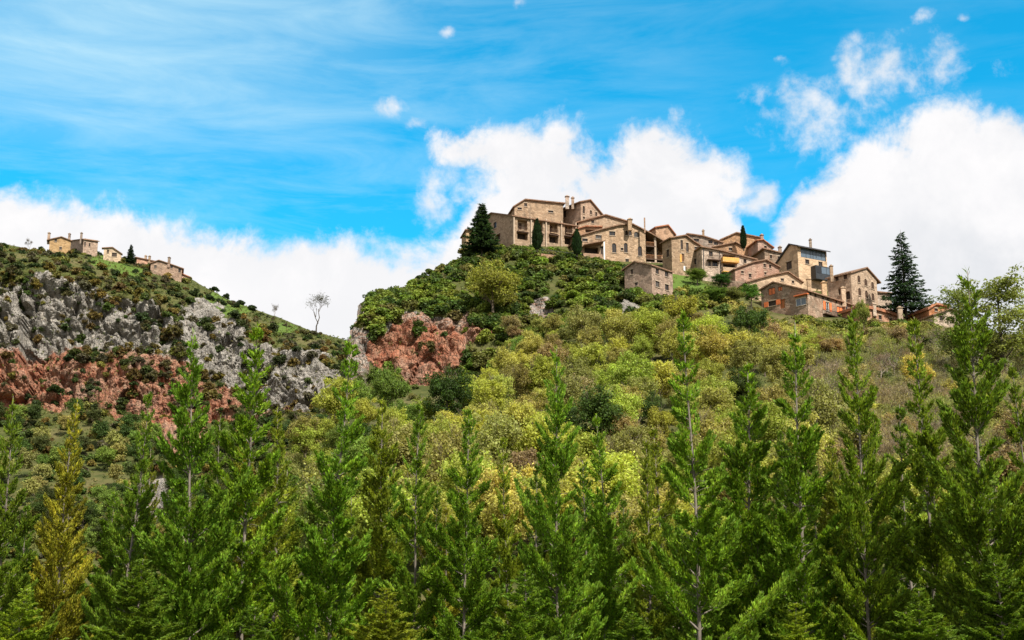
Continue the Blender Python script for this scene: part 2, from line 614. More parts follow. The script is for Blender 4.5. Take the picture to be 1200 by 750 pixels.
def ground_mat():
    m = new_mat('hillside_ground')
    t = NT(m.node_tree)
    ge = t.n('ShaderNodeNewGeometry')
    co = ge.outputs['Position']
    rk = t.n('ShaderNodeAttribute', attribute_name='rock').outputs['Fac']
    rd = t.n('ShaderNodeAttribute', attribute_name='red').outputs['Fac']
    # turf, dry grass and bare soil
    g1 = t.noise(co, .05, 5, .65)
    g2 = t.noise(co, .35, 5, .7)
    g3 = t.noise(co, 2.2, 3, .7)
    md = t.n('ShaderNodeAttribute', attribute_name='meadow').outputs['Fac']
    grass = t.mix(t.maprange(g2, .3, .7, 0, 1), (.028, .038, .010, 1), (.095, .095, .028, 1))
    grass = t.mix(t.maprange(g1, .5, .66, 0, .85), grass, (.13, .10, .045, 1))
    grass = t.mix(t.maprange(t.math('ADD', md, t.math('MULTIPLY', t.math('SUBTRACT', g2, .5), .8)), .3, .6, 0, .9), grass, (.085, .14, .022, 1))
    grass = t.mix(t.maprange(g3, .35, .7, 0, .5), grass, (.05, .06, .018, 1))
    # rock
    cs = t.mapping(co, (1, 1, .5))
    nw = t.n('ShaderNodeTexNoise')
    t.l(co, nw.inputs['Vector'])
    nw.inputs['Scale'].default_value = .35
    wv = t.n('ShaderNodeVectorMath', operation='MULTIPLY_ADD')
    t.l(nw.outputs['Color'], wv.inputs[0])
    wv.inputs[1].default_value = (2.2, 2.2, 2.2)
    t.l(cs, wv.inputs[2])
    e1 = t.voronoi(wv.outputs[0], .42, 'DISTANCE_TO_EDGE').outputs['Distance']
    e2 = t.voronoi(wv.outputs[0], 1.5, 'DISTANCE_TO_EDGE').outputs['Distance']
    cell = t.n('ShaderNodeSeparateColor')
    t.l(t.voronoi(wv.outputs[0], .42).outputs['Color'], cell.inputs[0])
    r1 = t.noise(co, .22, 6, .7)
    r2 = t.noise(t.mapping(co, (1, 1, 2.4)), .8, 5, .7)
    grey = t.ramp(r1, [(.25, (.12, .105, .085)), (.45, (.25, .225, .19)), (.62, (.40, .365, .32)), (.8, (.27, .21, .15))])
    grey = t.mix(t.math('MULTIPLY', cell.outputs[0], .45), grey, (.24, .215, .185, 1))
    vs = t.noise(t.mapping(co, (1, 1, .16)), .9, 5, .7)
    grey = t.mix(t.maprange(vs, .5, .7, 0, .75), grey, (.10, .095, .085, 1))
    grey = t.mix(t.maprange(vs, .3, .45, .6, 0), grey, (.50, .42, .33, 1))
    redc = t.ramp(r1, [(.25, (.11, .045, .027)), (.42, (.30, .10, .053)), (.58, (.36, .175, .105)), (.74, (.38, .28, .19))])
    redc = t.mix(t.maprange(r2, .45, .68, 0, .5), redc, (.38, .25, .17, 1))
    redc = t.mix(t.maprange(vs, .5, .68, 0, .7), redc, (.13, .065, .045, 1))
    redc = t.mix(t.maprange(g1, .5, .66, 0, .6), redc, (.33, .255, .19, 1))
    rmask = t.maprange(t.math('ADD', rd, t.math('MULTIPLY', t.math('SUBTRACT', r2, .5), 1.2)), .35, .65, 0, 1)
    rock = t.mix(rmask, grey, redc)
    crack = t.math('MULTIPLY', t.maprange(e1, 0, .05, .7, 0), t.maprange(g1, .4, .6, .2, 1))
    crack2 = t.math('MULTIPLY', t.maprange(e2, 0, .06, .6, 0), t.maprange(g2, .38, .58, 0, 1))
    rock = t.mix(t.math('MAXIMUM', crack, crack2), rock, (.06, .05, .04, 1))
    lich = t.noise(co, .6, 6, .75)
    rock = t.mix(t.maprange(lich, .58, .68, 0, .8), rock, (.06, .07, .025, 1))
    mask = t.maprange(t.math('ADD', rk, t.math('MULTIPLY', t.math('SUBTRACT', g2, .5), .9)), .35, .5, 0, 1)
    colr = t.mix(mask, grass, rock)
    hgt = t.math('ADD', t.math('ADD', t.math('MULTIPLY', t.maprange(e1, 0, .3, 0, 1), .7), t.math('MULTIPLY', t.maprange(e2, 0, .2, 0, 1), .35)), t.math('MULTIPLY', r2, .8))
    hgt = t.math('MULTIPLY', hgt, t.math('ADD', t.math('MULTIPLY', mask, .9), .1))
    t.out(t.principled(colr, .95, t.bump(hgt, .9, .8), .1).outputs[0])
    return m


M['ground'] = ground_mat()
RED_A = [(446, 392), (470, 362), (520, 368), (560, 362), (592, 372), (575, 396), (548, 402), (540, 432), (505, 452), (478, 450), (450, 440), (432, 425), (436, 405)]


def rock_main(px, py, p):
    w = noise.noise(p * .12) * 9
    w2 = noise.noise(p * .12 + Vector((9, 3, 1))) * 7
    r_ = 0.0
    d_ = 0.0
    if inside(px + w, py + w2, RED_A):
        r_ = 1.0
        d_ = 1.0 if py > 380 + w else .55
    if 408 < px < 432 and 355 < py < 470:
        r_ = max(r_, .55 + w * .06)
        d_ = max(d_, .4)
    if (px - 604) ** 2 / 80 + (py - 408) ** 2 / 130 < 1 + w * .05:
        r_, d_ = 1, 1
    if (px - 490) ** 2 / 1400 + (py - 378) ** 2 / 200 < 1:
        r_ = max(r_, .8)
    if (px - 735) ** 2 / 300 + (py - 362) ** 2 / 60 < 1 + w * .05:
        r_ = max(r_, .75)
    if (px - 635) ** 2 / 200 + (py - 365) ** 2 / 160 < 1 + w * .05:
        r_ = max(r_, .7)
        d_ = .4
    if (px - 690) ** 2 / 300 + (py - 303) ** 2 / 60 < 1:
        r_, d_ = max(r_, .6), .6
    return r_, d_


TOPX = [-300, 0, 40, 90, 130, 170, 200, 235, 260, 300, 340, 400, 560]
TOPY = [330, 316, 310, 318, 345, 352, 362, 345, 362, 398, 405, 430, 520]
BOTX = [-300, 0, 120, 170, 215, 270, 330, 400, 560]
BOTY = [480, 478, 488, 520, 500, 505, 490, 490, 540]


def rock_left(px, py, p):
    w = fbm(p * .05, 3) * 16
    top = np.interp(px, TOPX, TOPY) + w
    bot = np.interp(px, BOTX, BOTY) + w
    r_ = 0.0
    if top < py < bot:
        k = min((py - top) / 8, (bot - py) / 8, 1)
        g = noise.noise(Vector((p.x * .045, p.y * .045, p.z * .07)) + Vector((4, 4, 4)))
        r_ = k * min(1, max(0, .98 + g * 1.0))
    if (px - 178) ** 2 / 700 + (py - 585) ** 2 / 1600 < 1 + w * .03:
        r_ = max(r_, .9)
    if (px - 215) ** 2 / 900 + (py - 520) ** 2 / 900 < 1 + w * .03:
        r_ = max(r_, .8)
    lim = np.interp(px, [-300, 0, 90, 150, 200, 260, 300, 360], [398, 404, 408, 412, 425, 448, 470, 480])
    d_ = min(1, max(0, (py - lim - w * .7) / 14 + .5))
    if py > 545:
        d_ *= .35
    return r_, d_


main = Sheet(MAIN, [8, 14, 22, 28, 70, 40, 22], 300, 1450, 2.2, [(12, .99), (40, .95), (150, .3), (260, -.02)])
hill_main = main.finish('hill', rock_main, M['ground'], 'steep wooded hill with a red rock cliff carrying the stone village', 'main')
left = Sheet(LEFT, [8, 14, 22, 22, 130, 24, 30], -200, 560, 1.7, [(12, 1.0), (60, .97), (200, .3), (320, -.02)])
hill_left = left.finish('hill', rock_left, M['ground'], 'farther rocky hill with grey and red cliffs under a few houses', 'left')

gm = MB()
gm.poly([(-6000, -6000, 0), (6000, -6000, 0), (6000, 6000, 0), (-6000, 6000, 0)])
me = gm.mesh('ground', None)
for nm in ('rock', 'red', 'meadow'):
    me.attributes.new(nm, 'FLOAT', 'POINT')
me.materials.append(M['ground'])
tag(mesh_obj('ground', me), 'grassy valley floor', None, None, 'structure')

# ------------------------------------------------------------------ houses
UP = Vector((0, 0, 1))


class House:
    def __init__(s, name, label, corner, yaw, lx, rx, prof, top, mat='stone', roof='roof', drop=7.0, Y=None, cat='house', over=.45,
                 group='stone houses of the hill village', depth=None, sheet=None, clip=None, thick=.26):
        sh = sheet or main
        px, py = corner
        s.Y = Y or sh.Yat(px, py)
        s.C = at(px, py, s.Y)
        a = R(yaw)
        s.dr = Vector((math.cos(a), math.sin(a), 0))
        s.dl = Vector((-math.sin(a), math.cos(a), 0))
        s.root = empty(name, s.C, label, cat, group)
        s.prof = prof
        s.mat = mat
        s.holes = {'L': [], 'R': []}
        s.wl = s.hit('L', lx, py)[0] if lx is not None else None
        s.wr = s.hit('R', rx, py)[0] if rx is not None else None
        if s.wl is None:
            s.wl = depth or 9.0
        if s.wr is None:
            s.wr = depth or 9.0
        s.wl, s.wr = min(max(s.wl, 1), 22), min(max(s.wr, 1), 40)
        line = sorted([s.hit(prof, x, y) for x, y in top])
        s.w = s.wl if prof == 'L' else s.wr
        s.d = s.wr if prof == 'L' else s.wl
        s.roofline = [(q, z) for q, z in line]
        # wall top follows the roof line, a little under it
        f = lambda q: float(np.interp(q, [l[0] for l in line], [l[1] for l in line])) - .2
        s.zf = f
        s.w_face = s.hit(prof, clip, py)[0] if clip else s.w
        ss = [0.0] + [q for q, z in line if .2 < q < s.w_face - .2] + [s.w_face]
        s.topline = [(q, f(q)) for q in ss]
        s.drop, s.over, s.thick = drop, over, thick
        s.roofmat = roof
        s.depth_of = {}

    def plane(s, face):
        return (s.dl, -s.dr) if face == 'L' else (s.dr, -s.dl)     # along, outward

    def hit(s, face, px, py):
        u, n = s.plane(face)
        d = ray(px, py)
        t = (s.C - CAM).dot(n) / d.dot(n)
        P = CAM + d * t
        return (P - s.C).dot(u), P.z - s.C.z

    def p3(s, face, q, z, out=0.0):
        u, n = s.plane(face)
        return u * q + UP * z + n * out

    def opening(s, face, px, py, w, h, arch=False, deep=.22, fill='glass', frame='wood', sill=True, shutters=None, name='window', lintel=False):
        """w,h in photo pixels as seen; cut through the wall, with a pane, a frame and a sill set in it"""
        q0, z0 = s.hit(face, px - w / 2, py)
        q1, z1 = s.hit(face, px + w / 2, py)
        qa, qb = min(q0, q1), max(q0, q1)
        zc = s.hit(face, px, py)[1]
        hh = h * mpp(s.Y) * 1.03
        za, zb = zc - hh / 2, zc + hh / 2
        lim = s.w_face if face == s.prof else s.d
        qa, qb = max(qa, .25), min(qb, lim - .25)
        if qb - qa < .2:
            return None
        ztop = (min(s.zf(qa), s.zf(qb)) if face == s.prof else s.zf(0.0)) - .12
        if zb > ztop:
            za -= zb - ztop
            zb = ztop
        if arch:
            r_ = (qb - qa) / 2
            cz = zb - r_
            hole = [(qa, za), (qb, za), (qb, cz)] + [((qa + qb) / 2 + r_ * math.cos(t), cz + r_ * math.sin(t)) for t in np.linspace(0, math.pi, 9)[1:-1]] + [(qa, cz)]
        else:
            hole = [(qa, za), (qb, za), (qb, zb), (qa, zb)]
        for (o, _) in s.holes[face]:
            xs = [v[0] for v in o]
            zs = [v[1] for v in o]
            if qa < max(xs) + .05 and qb > min(xs) - .05 and za < max(zs) + .05 and zb > min(zs) - .05:
                return None
        s.holes[face].append((hole, deep))
        b = MB()
        b.poly([s.p3(face, q, z, -deep * .9) for q, z in hole])
        win = mesh_obj(name, b.mesh(name, M[fill]), s.root)
        u, n = s.plane(face)
        if frame:
            b = MB()
            t = .09
            o = -deep * .9 + .02
            for (x0, x1, y0, y1) in ((qa, qa + t, za, zb), (qb - t, qb, za, zb), ((qa + qb) / 2 - t / 2, (qa + qb) / 2 + t / 2, za + t, zb - t), (qa + t, qb - t, za, za + t), (qa + t, qb - t, zb - t, zb)):
                if arch and y1 > zb - (qb - qa) / 2:
                    y1 = zb - (qb - qa) / 2
                    if y1 - y0 < .05:
                        continue
                b.box(s.p3(face, x0, y0, o), u * (x1 - x0), UP * (y1 - y0), n * .05)
            mesh_obj('frame', b.mesh('frame', M[frame]), win)
        if sill:
            b = MB()
            b.box(s.p3(face, qa - .1, za - .14, -.05), u * (qb - qa + .2), UP * .13, n * .17)
            mesh_obj('sill', b.mesh('sill', M['sill']), win)
            if not arch:
                b = MB()
                b.box(s.p3(face, qa - .15, zb + .01, .005), u * (qb - qa + .3), UP * .2, n * .03)
                mesh_obj('lintel', b.mesh('lintel', M['sill']), win)
        if shutters:
            wq = (qb - qa) * .55
            for x0 in (qa - wq - .03, qb + .03):
                b = MB()
                b.box(s.p3(face, x0, za, .01), u * wq, UP * (zb - za), n * .05)
                mesh_obj('shutter', b.mesh('shutter', M[shutters]), win)
        return win

    def part(s, name, mb, mat, parent=None, smooth=False):
        return mesh_obj(name, mb.mesh(name, M[mat] if isinstance(mat, str) else mat, smooth), parent or s.root)

    def slab(s, name, face, px0, px1, py0, py1, thick, mat, out0=.01, parent=None):
        """a flat block standing proud of a face, given by photo pixels on that face"""
        q0, z0 = s.hit(face, px0, py0)
        q1, z1 = s.hit(face, px1, py1)
        zz = sorted((s.hit(face, px0, py0)[1], s.hit(face, px0, py1)[1]))
        qq = sorted((q0, q1))
        u, n = s.plane(face)
        b = MB()
        b.box(s.p3(face, qq[0], zz[0], out0), u * (qq[1] - qq[0]), UP * (zz[1] - zz[0]), n * thick)
        return s.part(name, b, mat, parent)

    def balcony(s, face, px0, px1, py_floor, depth=1.2, rail=1.0, mat='wood', solid=False, railmat=None):
        qa, z = s.hit(face, px0, py_floor)
        qb, _ = s.hit(face, px1, py_floor)
        qa, qb = min(qa, qb), max(qa, qb)
        u, n = s.plane(face)
        b = MB()
        b.box(s.p3(face, qa, z - .18, .004), u * (qb - qa), UP * .18, n * depth)
        bal = s.part('balcony', b, mat)
        b = MB()
        m = railmat or mat
        if solid:
            b.box(s.p3(face, qa, z + .08, depth - .06), u * (qb - qa), UP * (rail - .1), n * .05)
            for q in (qa, qb - .05):
                b.box(s.p3(face, q, z + .08, .01), u * .05, UP * (rail - .1), n * (depth - .08))
        else:
            b.box(s.p3(face, qa, z + rail - .07, depth - .08), u * (qb - qa), UP * .07, n * .07)
            k = max(3, int((qb - qa) / .28))
            for i in range(k + 1):
                q = qa + (qb - qa - .05) * i / k
                b.box(s.p3(face, q, z, depth - .07), u * .05, UP * (rail - .07), n * .05)
            for q in (qa, qb - .05):
                b.box(s.p3(face, q, z + rail - .07, .01), u * .05, UP * .07, n * (depth - .1))
        s.part('railing', b, m, bal)
        return bal

    def chimney(s, px, y_top, y_bot, w_px=5, cap=True, mat='stone', off=1.5):
        P = at(px, y_bot, s.Y + off) - s.C
        h = (y_bot - y_top) * mpp(s.Y)
        w = w_px * mpp(s.Y)
        b = MB()
        b.box(P + Vector((-w / 2, -w / 2, -1.6)), Vector((w, 0, 0)), Vector((0, w, 0)), UP * (h + 1.6))
        if cap:
            b.box(P + Vector((-w * .68, -w * .68, h + .01)), Vector((w * 1.36, 0, 0)), Vector((0, w * 1.36, 0)), UP * .12)
            b.box(P + Vector((-w * .3, -w * .3, h + .13)), Vector((w * .6, 0, 0)), Vector((0, w * .6, 0)), UP * .3)
        s.chim = getattr(s, 'chim', [])
        s.chim.append((b, mat))

    def face_mesh(s, b, face, outline):
        holes = s.holes[face]
        loops = [[Vector((q, z, 0)) for q, z in outline]] + [[Vector((q, z, 0)) for q, z in h] for h, _ in holes]
        flat = [v for l in loops for v in l]
        tri = tessellate_polygon(loops)
        b.tris([s.p3(face, v.x, v.y) for v in flat], tri)
        for h, deep in holes:
            for i in range(len(h)):
                a, c = h[i], h[(i + 1) % len(h)]
                b.poly([s.p3(face, *a), s.p3(face, *c), s.p3(face, c[0], c[1], -deep), s.p3(face, a[0], a[1], -deep)])

    def build(s):
        b = MB()
        pf = s.prof
        other = 'R' if pf == 'L' else 'L'
        u, n = s.plane(pf)
        back = -n * s.d
        outline = [(0, -s.drop), (s.w_face, -s.drop)] + s.topline[::-1]
        s.face_mesh(b, pf, outline)
        b.poly([s.p3(pf, q, z) + back for q, z in outline][::-1])
        h0 = s.topline[0][1]
        s.face_mesh(b, other, [(0, -s.drop), (s.d, -s.drop), (s.d, h0), (0, h0)])
        z1 = s.topline[-1][1]
        e0, e1 = s.p3(pf, s.w_face, -s.drop), s.p3(pf, s.w_face, z1)
        b.poly([e0, e0 + back, e1 + back, e1])
        wall = s.part('wall', b, s.mat)
        # roof: a bent slab along the roof line, overhanging front, back and eaves
        L = list(s.roofline)
        o = s.over
        if len(L) > 1:
            (q0, z0), (q1, z1) = L[0], L[1]
            q0n = min(q0, 0) - (o if q0 > -.2 else .05)
            L[0] = (q0n, z0 + (z1 - z0) / max(q1 - q0, .1) * (q0n - q0))
            (q0, z0), (q1, z1) = L[-1], L[-2]
            q0n = max(q0, s.w_face) + (o if q0 < s.w_face + .2 else .05)
            L[-1] = (q0n, z0 + (z1 - z0) / min(q1 - q0, -.1) * (q0n - q0))
        rb = MB()
        th = s.thick
        for (q0, z0), (q1, z1) in zip(L[:-1], L[1:]):
            quad = [s.p3(pf, q0, z0 - th + .02, o), s.p3(pf, q1, z1 - th + .02, o), s.p3(pf, q1, z1 + .02, o), s.p3(pf, q0, z0 + .02, o)]
            rb.prism(quad, -n * (s.d + 2 * o))
        roof = s.part('roof', rb, s.roofmat)
        for cb, m in getattr(s, 'chim', []):
            s.part('chimney', cb, m, roof)
        return s


def wins(h, face, lst, **kw):
    for w in lst:
        h.opening(face, *w, **kw)


# --- top terrace block with four bays
A = House('terraced_house', 'long pale block of four balcony bays between pilasters, beside the dark fir', (601, 292), 27, 566, 676, 'L',
          [(564, 257.5), (577.5, 249), (601, 252)], 'stone', over=.5)
wins(A, 'L', [(580, 264, 3.2, 8)], fill='glass')
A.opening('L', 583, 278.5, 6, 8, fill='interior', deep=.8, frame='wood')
for (x0, x1, y0, y1, z0, z1) in ((606.5, 618, 257.5, 269.5, 272, 281), (625.5, 636, 259, 270.5, 274, 283), (644, 653.5, 260.5, 272, 275.5, 285), (662, 670.5, 262, 272.5, 277, 287)):
    A.opening('R', (x0 + x1) / 2, (y0 + y1) / 2, x1 - x0, y1 - y0, fill='cream', deep=1.5, frame=None, sill=False, name='loggia')
    A.opening('R', (x0 + x1) / 2, (z0 + z1) / 2, x1 - x0 + .8, z1 - z0, fill='interior', deep=1.6, frame='wood', sill=False, name='loggia')
    q, _ = A.hit('R', x0 + (x1 - x0) * .36, y1)
    q2, z = A.hit('R', x0 + (x1 - x0) * .68, y1)
    b = MB()
    b.box(A.p3('R', q, z + .05, -1.3), A.dr * (q2 - q), UP * 1.9, -A.plane('R')[1] * .03)
    A.part('balcony_door', b, 'wood')
    A.balcony('R', x0 + .3, x1 - .3, y1 + .6, .55, .85, 'stone', railmat='wood')
    A.slab('canopy', 'R', x0 - 1, x1 + 1, z0 - 1.2, z0 - .2, .45, 'wood')
for x, y0, y1 in ((601.8, 252.5, 294), (622, 255, 296), (639.5, 257, 297), (657.5, 259, 298), (674.5, 261, 299)):
    A.slab('pilaster', 'R', x - .75, x + .75, y0, y1, .32, 'pilaster')
A.build()

A2 = House('annex', 'small ochre annex at the far left end of the village, mostly behind the fir', (546, 297), 12, None, 562, 'R', [(545, 269), (562, 270)], 'ochre', depth=6, Y=313)
A2.build()

B = House('stone_house', 'big tan house with a long asymmetric gable rising behind the balcony block', (603, 272), 12, None, 660, 'R',
          [(601, 242), (615, 233.3), (660, 237.8)], 'stone', Y=326, depth=12)
wins(B, 'R', [(609, 244.5, 5, 2.6), (645.5, 248, 6, 2.6), (616, 240, 3.5, 4)])
B.build()
Cc = House('stone_house', 'topmost house of the village, with two chimneys and a gable of narrow slit windows', (681, 276), 38, 658, 704.5, 'R',
           [(680, 235.8), (691, 233.8), (704.5, 250)], 'stone_warm', Y=327)
wins(Cc, 'R', [(684.2, 246, 2.4, 9), (692.5, 249, 2.2, 5), (698.8, 251, 2.2, 5), (684.3, 255.3, 2.4, 3)])
Cc.opening('L', 661.5, 251, 3.5, 9, fill='interior', deep=.5)
Cc.chimney(664.7, 230.3, 238, 4.2, mat='stone_grey')
Cc.chimney(671.2, 232, 238, 3.2, mat='stone_grey')
Cc.build()
D = House('stone_house', 'wide low tan gable with one small window below the topmost house', (678, 278), 8, None, 738, 'R',
          [(677, 260), (709.5, 251.4), (738, 259.8)], 'stone', Y=318, depth=12)
wins(D, 'R', [(694.5, 259.8, 3.2, 4)])
D.chimney(738.5, 257.5, 262, 4.5, cap=True)
D.build()
D2 = House('lean_to', 'small shed with a terracotta roof tucked beside the arched-window house', (678, 282), 8, None, 704, 'R',
           [(677, 267.5), (686, 264.8), (704, 265.2)], 'stone_warm', 'roof_red', Y=312, depth=5)
D2.opening('R', 693, 270.8, 14, 3.5, fill='interior', deep=.6, frame=None, sill=False)
D2.build()

# --- big arched house with the open porch
E = House('stone_house', 'large house with two rows of arched windows and a tall open porch on posts', (681, 304), 14, None, 783, 'R',
          [(678.5, 276), (700, 269.6), (725, 263.4), (741, 262.4), (760, 272), (786, 287.5)], 'stone', over=.5, clip=757, depth=13)
wins(E, 'R', [(685.5, 281.2, 6.5, 3.4), (701.5, 277.7, 7, 4.4), (717.5, 273.6, 7, 5)])
wins(E, 'R', [(734.3, 273, 3.4, 6), (738.6, 273, 3.4, 6), (746, 274.8, 6, 6.5)], arch=True)
wins(E, 'R', [(719.8, 290.5, 5, 11.5), (733.4, 290.2, 4.4, 11.5), (750, 294.2, 4.8, 12)], arch=True)
wins(E, 'R', [(735, 306, 4, 5)])
wins(E, 'R', [(729, 292, 3, 3)])
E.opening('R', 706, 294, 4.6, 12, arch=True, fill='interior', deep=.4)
u, n = E.plane('R')
# carport: sloping canopy, post and low parapet
qa, za = E.hit('R', 681, 290)
qb, zb = E.hit('R', 705, 285.6)
b = MB()
b.prism([E.p3('R', qa, za - .2, .02), E.p3('R', qb, zb - .2, .02), E.p3('R', qb, zb, .02), E.p3('R', qa, za, .02)], n * 3.0)
E.part('canopy', b, 'roof')
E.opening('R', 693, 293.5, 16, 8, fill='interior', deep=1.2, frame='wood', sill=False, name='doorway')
q, z = E.hit('R', 704, 303)
b = MB()
b.box(E.p3('R', q - .2, z - 3, 2.6), u * .3, UP * (zb - z + 2.75), n * .3)
E.part('post', b, 'white')
b = MB()
q0, z0 = E.hit('R', 680, 300)
b.box(E.p3('R', q0, z0 - 5, 2.0), u * (q - q0 - .4), UP * (5.0), n * .5)
E.part('parapet', b, 'stone_pink')
# porch: rear wall, decks, posts
qa, _ = E.hit('R', 757, 290)
qb, _ = E.hit('R', 784, 300)
zt = E.zf(qa)
b = MB()
b.prism([E.p3('R', qa + .02, -7, -4), E.p3('R', qb - 1.2, -7, -4), E.p3('R', qb - 1.2, E.zf(qb - 1.2) - .1, -4), E.p3('R', qa + .02, E.zf(qa) - .1, -4)], -n * 8)
E.part('porch_wall', b, 'stone')
for px0, px1, py in ((757.5, 768.5, 287.5), (757.5, 784, 302.5)):
    q0, z = E.hit('R', px0, py)
    q1, _ = E.hit('R', px1, py)
    b = MB()
    b.box(E.p3('R', q0 + .02, z - .25, -3.95), u * (q1 - q0), UP * .25, n * 3.9)
    dk = E.part('porch_deck', b, 'wood')
    b = MB()
    b.box(E.p3('R', q0 + .05, z + .85, -.2), u * (q1 - q0 - .1), UP * .08, n * .08)
    for i in range(int((q1 - q0) / .3)):
        b.box(E.p3('R', q0 + .1 + i * .3, z + .01, -.18), u * .05, UP * .83, n * .05)
    E.part('railing', b, 'wood_warm', dk)
for px in (768.6, 781.5):
    q, z = E.hit('R', px, 305)
    b = MB()
    b.box(E.p3('R', q - .22, -7, -.5), u * .44, UP * (7 + E.zf(q) - .1), n * .44)
    E.part('post', b, 'pilaster')
b = MB()
q0, z0 = E.hit('R', 757.5, 308)
b.box(E.p3('R', q0, -7, -.3), u * (qb - q0), UP * (7 + z0 + .3), n * .28)
E.part('parapet', b, 'stone')
E.chimney(738, 257.5, 262.5, 4.5)
E.chimney(755.5, 254.5, 265, 1.6, cap=False, mat='stone_grey')
E.build()

# --- detached gable house in front
F = House('stone_house', 'square stone house standing alone on the slope below the village', (764.5, 350), 47, 732.5, 789, 'L',
          [(731, 315.2), (744, 306.2), (764.5, 310)], 'stone_pink', over=.4)
wins(F, 'R', [(770.3, 318, 4, 6.5), (781.2, 321.2, 4, 6.5), (770.6, 333, 4.6, 7), (781.7, 336.8, 4.4, 7), ])
F.opening('R', 771, 346.5, 4.5, 6, arch=True, fill='interior', deep=.6)
F.opening('R', 781, 348, 5, 7, arch=True, fill='interior', deep=.6)
wins(F, 'L', [(745.5, 333, 3.4, 4), (740.5, 318.5, 2.4, 6)])
F.build()

G = House('stone_house', 'narrow house with a red tiled roof peeking over the porch roof', (769, 292), 20, None, 790.5, 'R', [(767, 266), (782.5, 263.4), (791.5, 275)], 'stone_warm', 'roof_red', Y=316, depth=9)
G.build()

H = House('stone_house', 'tall narrow gable house with long slit windows and one yellow shutter', (788, 322), 24, 777, 823, 'R',
          [(786.5, 278), (803, 275.2), (812.5, 282.5), (824, 289.6)], 'stone')
wins(H, 'R', [(799, 286.8, 2.8, 11), (805.6, 290, 3, 11), (817, 292.6, 6, 6.5), (817, 306.7, 6.5, 7)])
H.opening('R', 800.3, 302, 2.6, 10, fill='wood_warm')
H.slab('shutter', 'R', 796.6, 798.8, 298, 307, .06, 'yellow_wood')
H.opening('L', 782.5, 297, 3, 9, fill='interior')
H.opening('R', 803, 315, 3, 5)
H.slab('awning', 'R', 800.8, 802.8, 312, 317, .1, 'white')
H.build()

H2 = House('terraced_house', 'long row with a dark balcony and two yellow timber balconies under one sloping roof', (823.5, 326), 15, None, 887, 'R',
           [(822, 289), (843, 292.8), (887, 304)], 'stone', depth=10, Y=300)
wins(H2, 'R', [(833, 297.5, 4.5, 6), (838, 309, 6, 7), (831.5, 309, 3, 6.5)])
H2.opening('R', 854, 300, 15, 6, fill='interior', deep=1.2, frame='wood', sill=False, name='loggia')
H2.opening('R', 854.5, 312, 14, 5.5, fill='interior', deep=1.2, frame='wood', sill=False, name='loggia')
H2.opening('R', 853, 321.2, 15, 5, fill='interior', deep=1.2, frame=None, sill=False, name='loggia')
H2.balcony('R', 828, 843, 304.5, 1.0, .95, 'wood')
H2.balcony('R', 845, 864, 307, 1.1, .95, 'yellow_wood', solid=True)
H2.balcony('R', 845.5, 862, 318.5, 1.0, .9, 'yellow_wood', solid=True, railmat='ochre')
wins(H2, 'R', [(873, 306, 3.5, 5)])
for x in (824.6, 843.7):
    H2.slab('drainpipe', 'R', x - .3, x + .3, 290 + (x - 823) * .2, 324, .12, 'metal')
H2.build()

I_ = House('stone_house', 'low grey house with dark openings behind the slit-window gable', (808, 300), 8, None, 847, 'R', [(806.5, 273.8), (824, 276.3), (847.5, 284)], 'stone_grey', Y=318, depth=9)
wins(I_, 'R', [(816, 281.5, 6, 4), (832.5, 281.3, 5, 4.5), (838.8, 283.5, 5, 4)])
I_.chimney(824.3, 270.5, 277, 2.4, cap=True)
I_.build()
J = House('stone_house', 'small middle gable house below the crown of the village', (838, 304), 10, None, 872, 'R', [(836.5, 288.6), (862, 283.6), (873, 289.5)], 'stone_warm', Y=314, depth=8)
wins(J, 'R', [(856, 292, 4, 3.5)])
J.build()
K = House('stone_house', 'broad brown gable at the crown of the right-hand cluster, behind the thin cypress', (846, 304), 10, None, 896, 'R',
          [(843.5, 280.6), (862.4, 272.3), (890, 277.8), (897, 283.5)], 'stone_warm', Y=326, depth=11)
wins(K, 'R', [(885, 285.5, 4, 3)])
K.chimney(893, 275.6, 283, 3.6, mat='stone_grey')
K.build()
K2 = House('stone_house', 'narrow house with a reddish sloping roof joining the broad brown gable', (889, 308), 12, None, 906, 'R', [(888, 281), (894, 280.5), (906.5, 290)], 'stone_red', 'roof_red', Y=321, depth=7)
wins(K2, 'R', [(897, 289.5, 3, 3)])
K2.build()
Lh = House('stone_house', 'long low grey house with a flat-pitched roof and chimney left of the dark glass house', (897, 318), 14, None, 920, 'R', [(895.5, 291.2), (919.5, 297)], 'stone_grey', Y=314, depth=8)
wins(Lh, 'R', [(903.5, 301, 2.6, 4.5), (912.8, 302.5, 2.6, 4.5)])
Lh.chimney(914.2, 290, 297, 3.6)
Lh.build()
Mh = House('stone_house', 'reddish stone house with a crooked gable in front of the long grey house', (862, 332), 16, None, 913.5, 'R',
           [(859.5, 315), (883, 306.4), (897.6, 304), (914, 313)], 'stone_red', Y=294, depth=9)
wins(Mh, 'R', [(896, 311.3, 2.6, 4.6), (902.5, 312.3, 2.6, 4), (879, 323, 3, 4.5), (897, 320.5, 2.4, 3), (870, 319, 3, 3)])
Mh.build()

